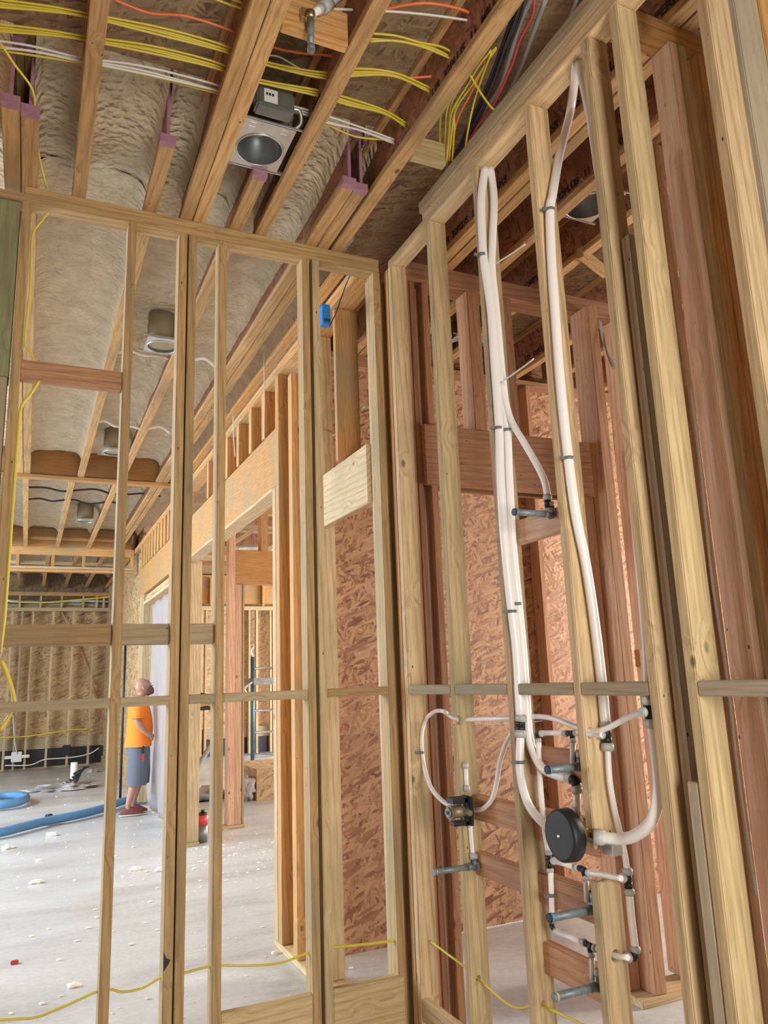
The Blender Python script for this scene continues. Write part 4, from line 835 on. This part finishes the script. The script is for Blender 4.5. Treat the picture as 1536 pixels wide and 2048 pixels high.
bm = bmesh.new(); cyl(bm, (0, 0, 0), (0, 0, .42), .055); link('stub_pipe', bm, PEX, e)
bm = bmesh.new()
for k in range(5): add_tube(bm, smooth_path([Vector((.05, 0, 0)), Vector((-.16+.05*k, -.05, .1+.03*k)), Vector((0, -.08, .05+.05*k)), Vector((.15+.02*k, -.02, .34))]), .014, 7)
link('cable_tails', bm, BLKC, e)
for k, (px, py, s, lab) in enumerate(((128, 1578, (.5, .3, .09), 'crumpled white plastic on the floor round the stub'), (178, 1545, (.2, .12, .05), 'small white scrap by the far wall'))):
    bm = bmesh.new(); bmesh.ops.create_icosphere(bm, subdivisions=4, radius=1); q_ = PZ(px, py, 0)
    for v in bm.verts: v.co = Vector((v.co.x*s[0], v.co.y*s[1], max(0, v.co.z)*s[2]))*(1+.7*noise.noise(v.co*3.1))
    tag(link('plastic_scrap', bm, SHEET, loc=q_), lab, 'scrap')
p = PZ(401, 1684, 0); e = empty('paint_bucket', p, 'red and black can on the floor by the pale wide post', 'can')
bm = bmesh.new(); cyl(bm, (0, 0, 0), (0, 0, .17), .072, seg=28); link('can_body', bm, STEELD, e)
bm = bmesh.new(); cyl(bm, (0, 0, .17), (0, 0, .27), .074, seg=28); link('can_band', bm, REDC, e)['label'] = 'red upper band'
bm = bmesh.new(); cyl(bm, (0, 0, .27), (0, 0, .285), .066, seg=28); cyl(bm, (.02, 0, .285), (.02, 0, .315), .02); link('cap', bm, BLACK, e)
bm = bmesh.new()
rr = random.Random(7)
for k in range(1500):
    y = 3.6+13*rr.random()**1.3; x = -.7+rr.random()*(1.2+.33*y)
    if rr.random() < .25: x = rr.gauss(2.0, .5); y = rr.gauss(7.6, .7)
    if 1.40 < x < 1.66 and y < 5.2 or y < 3.5: continue
    s = .0035+.010*rr.random()**4
    bmesh.ops.create_icosphere(bm, subdivisions=1, radius=s, matrix=Matrix.Translation((x, y, s*.5)) @ Matrix.Diagonal((1+rr.random(), 1, .6, 1)))
tag(link('foam_crumbs', bm, FOAMW), 'white foam crumbs scattered over the whole concrete floor', 'debris', None, 'stuff')
for k, (px, py, s) in enumerate(((105, 1672, .06), (15, 1698, .06), (72, 1767, .05), (148, 1974, .035), (270, 1741, .045), (322, 1742, .05), (552, 1908, .025), (78, 1722, .03))):
    bm = bmesh.new(); bmesh.ops.create_icosphere(bm, subdivisions=3, radius=s); q_ = PZ(px, py, 0)
    for v in bm.verts: v.co = Vector((v.co.x, v.co.y*.6, v.co.z*.4))*(1+.5*noise.noise(v.co*30+Vector((k, 0, 0))))
    tag(link('foam_scrap', bm, FOAMW, loc=q_+Vector((0, 0, s*.3))), ('scrap beside the blue hose', 'scrap at the left edge below the hose', 'thin curved scrap in the bright patch', 'scrap just above the low yellow cable at left', 'upright scrap right of the first stud', 'faint scrap left of the doubled stud', 'scrap by the foot of the orange post', 'small scrap at left centre of the floor')[k].replace('scrap', 'pale foam scrap', 1), 'scrap')
bm = bmesh.new(); q_ = PZ(29, 1928, 0); bbox(bm, (-.022, -.015, 0), (.022, .015, .02), .004); tag(link('red_chip', bm, REDC, loc=q_), 'small red piece on the floor at lower left', 'scrap')
# ================================================================== the man
MX, MY = 1.325, 10.856
SKIN = plain('skin', (.43, .235, .16), .55, sss=.1); SHIRT = plain('orange_cloth', (.95, .24, .02), .8, bump=.2, bs=14); SHORT = plain('grey_cloth', (.13, .15, .19), .85, bump=.2, bs=12)
BEARD = plain('grey_brown_beard', (.15, .095, .065), .9, bump=.6, bs=90); SHOE = plain('reddish_shoe', (.20, .055, .05), .7); SOLE = plain('white_sole', (.7, .66, .6), .6)
man = empty('person', (MX, MY, 0), 'bearded man in orange shirt and grey shorts looking up, hands at belly', 'person')
def mx(px): return (px-262)/159.0
def mz(py): return (1630-py)/159.0
def skin_body(name, verts, edges, radii, mat, parent, root=0, sub=2):
    me = bpy.data.meshes.new(name); me.from_pydata(verts, edges, []); o = bpy.data.objects.new(name, me); COL.objects.link(o)
    md = o.modifiers.new('s', 'SKIN'); md.use_smooth_shade = True
    for i, r in enumerate(radii): me.skin_vertices[0].data[i].radius = (r, r) if not isinstance(r, tuple) else r
    for i in range(len(radii)): me.skin_vertices[0].data[i].use_root = (i == root)
    o.modifiers.new('u', 'SUBSURF').levels = sub
    bpy.context.view_layer.update(); nm = bpy.data.meshes.new_from_object(o.evaluated_get(bpy.context.evaluated_depsgraph_get())); nm.materials.append(mat)
    o2 = bpy.data.objects.new(name, nm); COL.objects.link(o2); o2.parent = parent; bpy.data.objects.remove(o)
    for p in nm.polygons: p.use_smooth = True
    return o2
V, E, R_ = [], [], []
def jv(p, r, prev=None):
    V.append(p); R_.append(r); i = len(V)-1
    if prev is not None: E.append((prev, i))
    return i
# facing +X; near (right) side is -Y
pel = jv((.07, 0, .92), .13); wai = jv((.07, 0, 1.08), .135, pel); che = jv((.06, 0, 1.28), .14, wai); upc = jv((.055, 0, 1.40), .11, che); nek = jv((.075, 0, 1.475), .06, upc); nk2 = jv((.10, 0, 1.53), .058, nek); hd = jv((.095, 0, 1.60), .088, nk2); hd2 = jv((.085, 0, 1.655), .085, hd)
for s in (-1, 1):
    lean = 0 if s < 0 else .08
    hip = jv((.06+lean*.3, s*.09, .86), .10, pel); kn = jv((.05+lean, s*.10, .50), .058, hip); cf = jv((.0+lean, s*.10, .34), .056, kn); an = jv((-.06+lean, s*.10, .10), .036, cf); ft = jv((.0+lean, s*.10, .05), .034, an); jv((.07+lean, s*.10, .045), .028, ft)
    sh = jv((.03, s*.185, 1.40), .062, upc); el = jv((.01, s*.235, 1.17), .046, sh); fa = jv((.06, s*.235, 1.09), .042, el); wr = jv((.130, s*.235, 1.005), .027, fa)
    pm = jv((.162, s*.228, .985), (.036, .022), wr)
    for k in range(4):
        b0 = jv((.200, s*(.222-.004*k), 1.000-.020*k), .0098, pm); b1 = jv((.226-.003*k, s*(.205-.004*k), .985-.020*k), .009, b0); jv((.232-.004*k, s*(.182-.004*k), .972-.018*k), .008, b1)
    t0 = jv((.175, s*.222, 1.015), .011, pm); jv((.205, s*.205, 1.022), .010, t0)
body = skin_body('body', V, E, R_, SKIN, man)
# head, tilted back
tl = Matrix.Translation((.105, 0, 1.600)) @ Matrix.Rotation(math.radians(-32), 4, 'Y')
bm = bmesh.new(); bmesh.ops.create_uvsphere(bm, u_segments=28, v_segments=20, radius=1)
for v in bm.verts:
    x, y, z = v.co; w_ = 1-.22*max(0, -z)
    v.co = Vector((x*.103*(1-.05*z)*w_, y*.078*w_, z*.118))
    if x > .5: v.co.x += .006*math.cos(z*6)
for v in bm.verts: v.co = tl @ v.co
head = link('head', bm, SKIN, man, smooth=True)
bm = bmesh.new(); bmesh.ops.create_icosphere(bm, subdivisions=3, radius=1)
for v in bm.verts: v.co = tl @ (Vector((.088, 0, -.01))+Vector((v.co.x*.022, v.co.y*.013, v.co.z*.026)))
link('nose', bm, SKIN, head, smooth=True)
for s in (-1, 1):
    bm = bmesh.new(); bmesh.ops.create_icosphere(bm, subdivisions=3, radius=1)
    for v in bm.verts: v.co = tl @ (Vector((-.01, s*.079, -.01))+Vector((v.co.x*.018, v.co.y*.010, v.co.z*.032)))
    link('ear', bm, SKIN, head, smooth=True)
    bm = bmesh.new(); bmesh.ops.create_icosphere(bm, subdivisions=2, radius=1)
    for v in bm.verts: v.co = tl @ (Vector((.088, s*.032, .022))+Vector((v.co.x*.009, v.co.y*.013, v.co.z*.006)))
    link('eye', bm, BLACK, head, smooth=True)
    bm = bmesh.new(); bmesh.ops.create_icosphere(bm, subdivisions=2, radius=1)
    for v in bm.verts: v.co = tl @ (Vector((.092, s*.032, .042))+Vector((v.co.x*.008, v.co.y*.022, v.co.z*.005)))
    link('eyebrow', bm, BEARD, head, smooth=True)
bm = bmesh.new(); bmesh.ops.create_icosphere(bm, subdivisions=4, radius=1)
for v in bm.verts:
    d = v.co.copy(); v.co = tl @ (Vector((.034, 0, -.066))+Vector((d.x*.066, d.y*.066, d.z*.060-max(0, -d.z)*.035*(.4+max(0, d.x))))*(1+.15*noise.noise(d*6)))
link('beard', bm, BEARD, head, smooth=True)
bm = bmesh.new(); bmesh.ops.create_icosphere(bm, subdivisions=2, radius=1)
for v in bm.verts: v.co = tl @ (Vector((.110, 0, -.052))+Vector((v.co.x*.01, v.co.y*.024, v.co.z*.006)))
link('mouth', bm, REDC, head, smooth=True)
def loft(name, rings, mat, seg=36, fold=.0, cap=False):
    bm = bmesh.new(); R0 = []
    for i, (c, a, b) in enumerate(rings):
        R0.append([bm.verts.new(Vector(c)+Vector((a*math.cos(t)*(1+fold*math.sin(5*t+i)), b*math.sin(t)*(1+fold*math.cos(4*t+i*.7)), 0))) for t in (2*math.pi*k/seg for k in range(seg))])
    for i in range(len(R0)-1):
        for k in range(seg): bm.faces.new((R0[i][k], R0[i][(k+1) % seg], R0[i+1][(k+1) % seg], R0[i+1][k]))
    if cap: bm.faces.new(R0[-1])
    return link(name, bm, mat, man, smooth=True)
sh = loft('shirt', [((.060, 0, .845), .172, .215), ((.066, 0, .95), .168, .20), ((.072, 0, 1.08), .168, .19), ((.070, 0, 1.20), .155, .195), ((.062, 0, 1.30), .142, .205), ((.052, 0, 1.38), .125, .20), ((.048, 0, 1.43), .10, .165), ((.058, 0, 1.465), .072, .09), ((.066, 0, 1.482), .064, .07)], SHIRT, fold=.02)
for s in (-1, 1):
    bm = bmesh.new(); add_tube(bm, smooth_path([Vector((.045, s*.13, 1.40)), Vector((.03, s*.195, 1.385)), Vector((.018, s*.235, 1.27)), Vector((.014, s*.245, 1.20))], 4), [.07]*4+[.078]*4+[.072]*4+[.078], 16, caps=False); link('sleeve', bm, SHIRT, man)
    ln = 0 if s < 0 else .05
    loft('shorts_leg', [((.045+ln*1.2, s*.105, .37), .125, .105), ((.05+ln, s*.105, .50), .135, .110), ((.06+ln*.6, s*.095, .66), .138, .112), ((.062, s*.085, .80), .138, .112), ((.062, s*.075, .88), .132, .105), ((.062, s*.07, .95), .11, .09)], SHORT, fold=.03)
    lx = 0 if s < 0 else .08
    bm = bmesh.new(); bmesh.ops.create_uvsphere(bm, u_segments=24, v_segments=14, radius=1)
    for v in bm.verts:
        x, y, z = v.co; top = .050+(.045 if x < -.2 else .045*max(0, 1-(x+.2)*1.1))
        v.co = Vector((-.008+lx+x*.148, s*.10+y*(.048+.006*x), .03+(z*top if z > 0 else z*.02)))
    shoe_ = link('shoe', bm, SHOE, man, smooth=True)
    bm = bmesh.new(); bmesh.ops.create_uvsphere(bm, u_segments=24, v_segments=8, radius=1)
    for v in bm.verts: x, y, z = v.co; v.co = Vector((-.008+lx+x*.155, s*.10+y*.054, .017+z*.017))
    link('shoe_sole', bm, SOLE, shoe_, smooth=True)['label'] = 'off-white sole'
    bm = bmesh.new()
    for q in range(3): add_tube(bm, [Vector((.005+lx+.025*q, s*.10-.026, .088-.012*q)), Vector((.02+lx+.025*q, s*.10, .097-.012*q)), Vector((.005+lx+.025*q, s*.10+.026, .088-.012*q))], .0035, 6)
    link('laces', bm, SOLE, shoe_)
bm = bmesh.new(); bbox(bm, (.085, -.215, .66), (.115, -.185, .76), .005); link('hip_tool', bm, REDC, man)['label'] = 'red tool clipped at the hip'
bm = bmesh.new(); bbox(bm, (.085, -.215, .76), (.11, -.19, .86), .005); link('tool_strap', bm, BLACK, man)
# standing pole beside the man
tube('black_pole', [Vector((PY(251, 1290, 12).x, 12, .04)), Vector((PY(251, 1290, 12).x, 12, 2.3))], .018, BLACK, 'thin black upright beside the stud behind the man', 'pole')
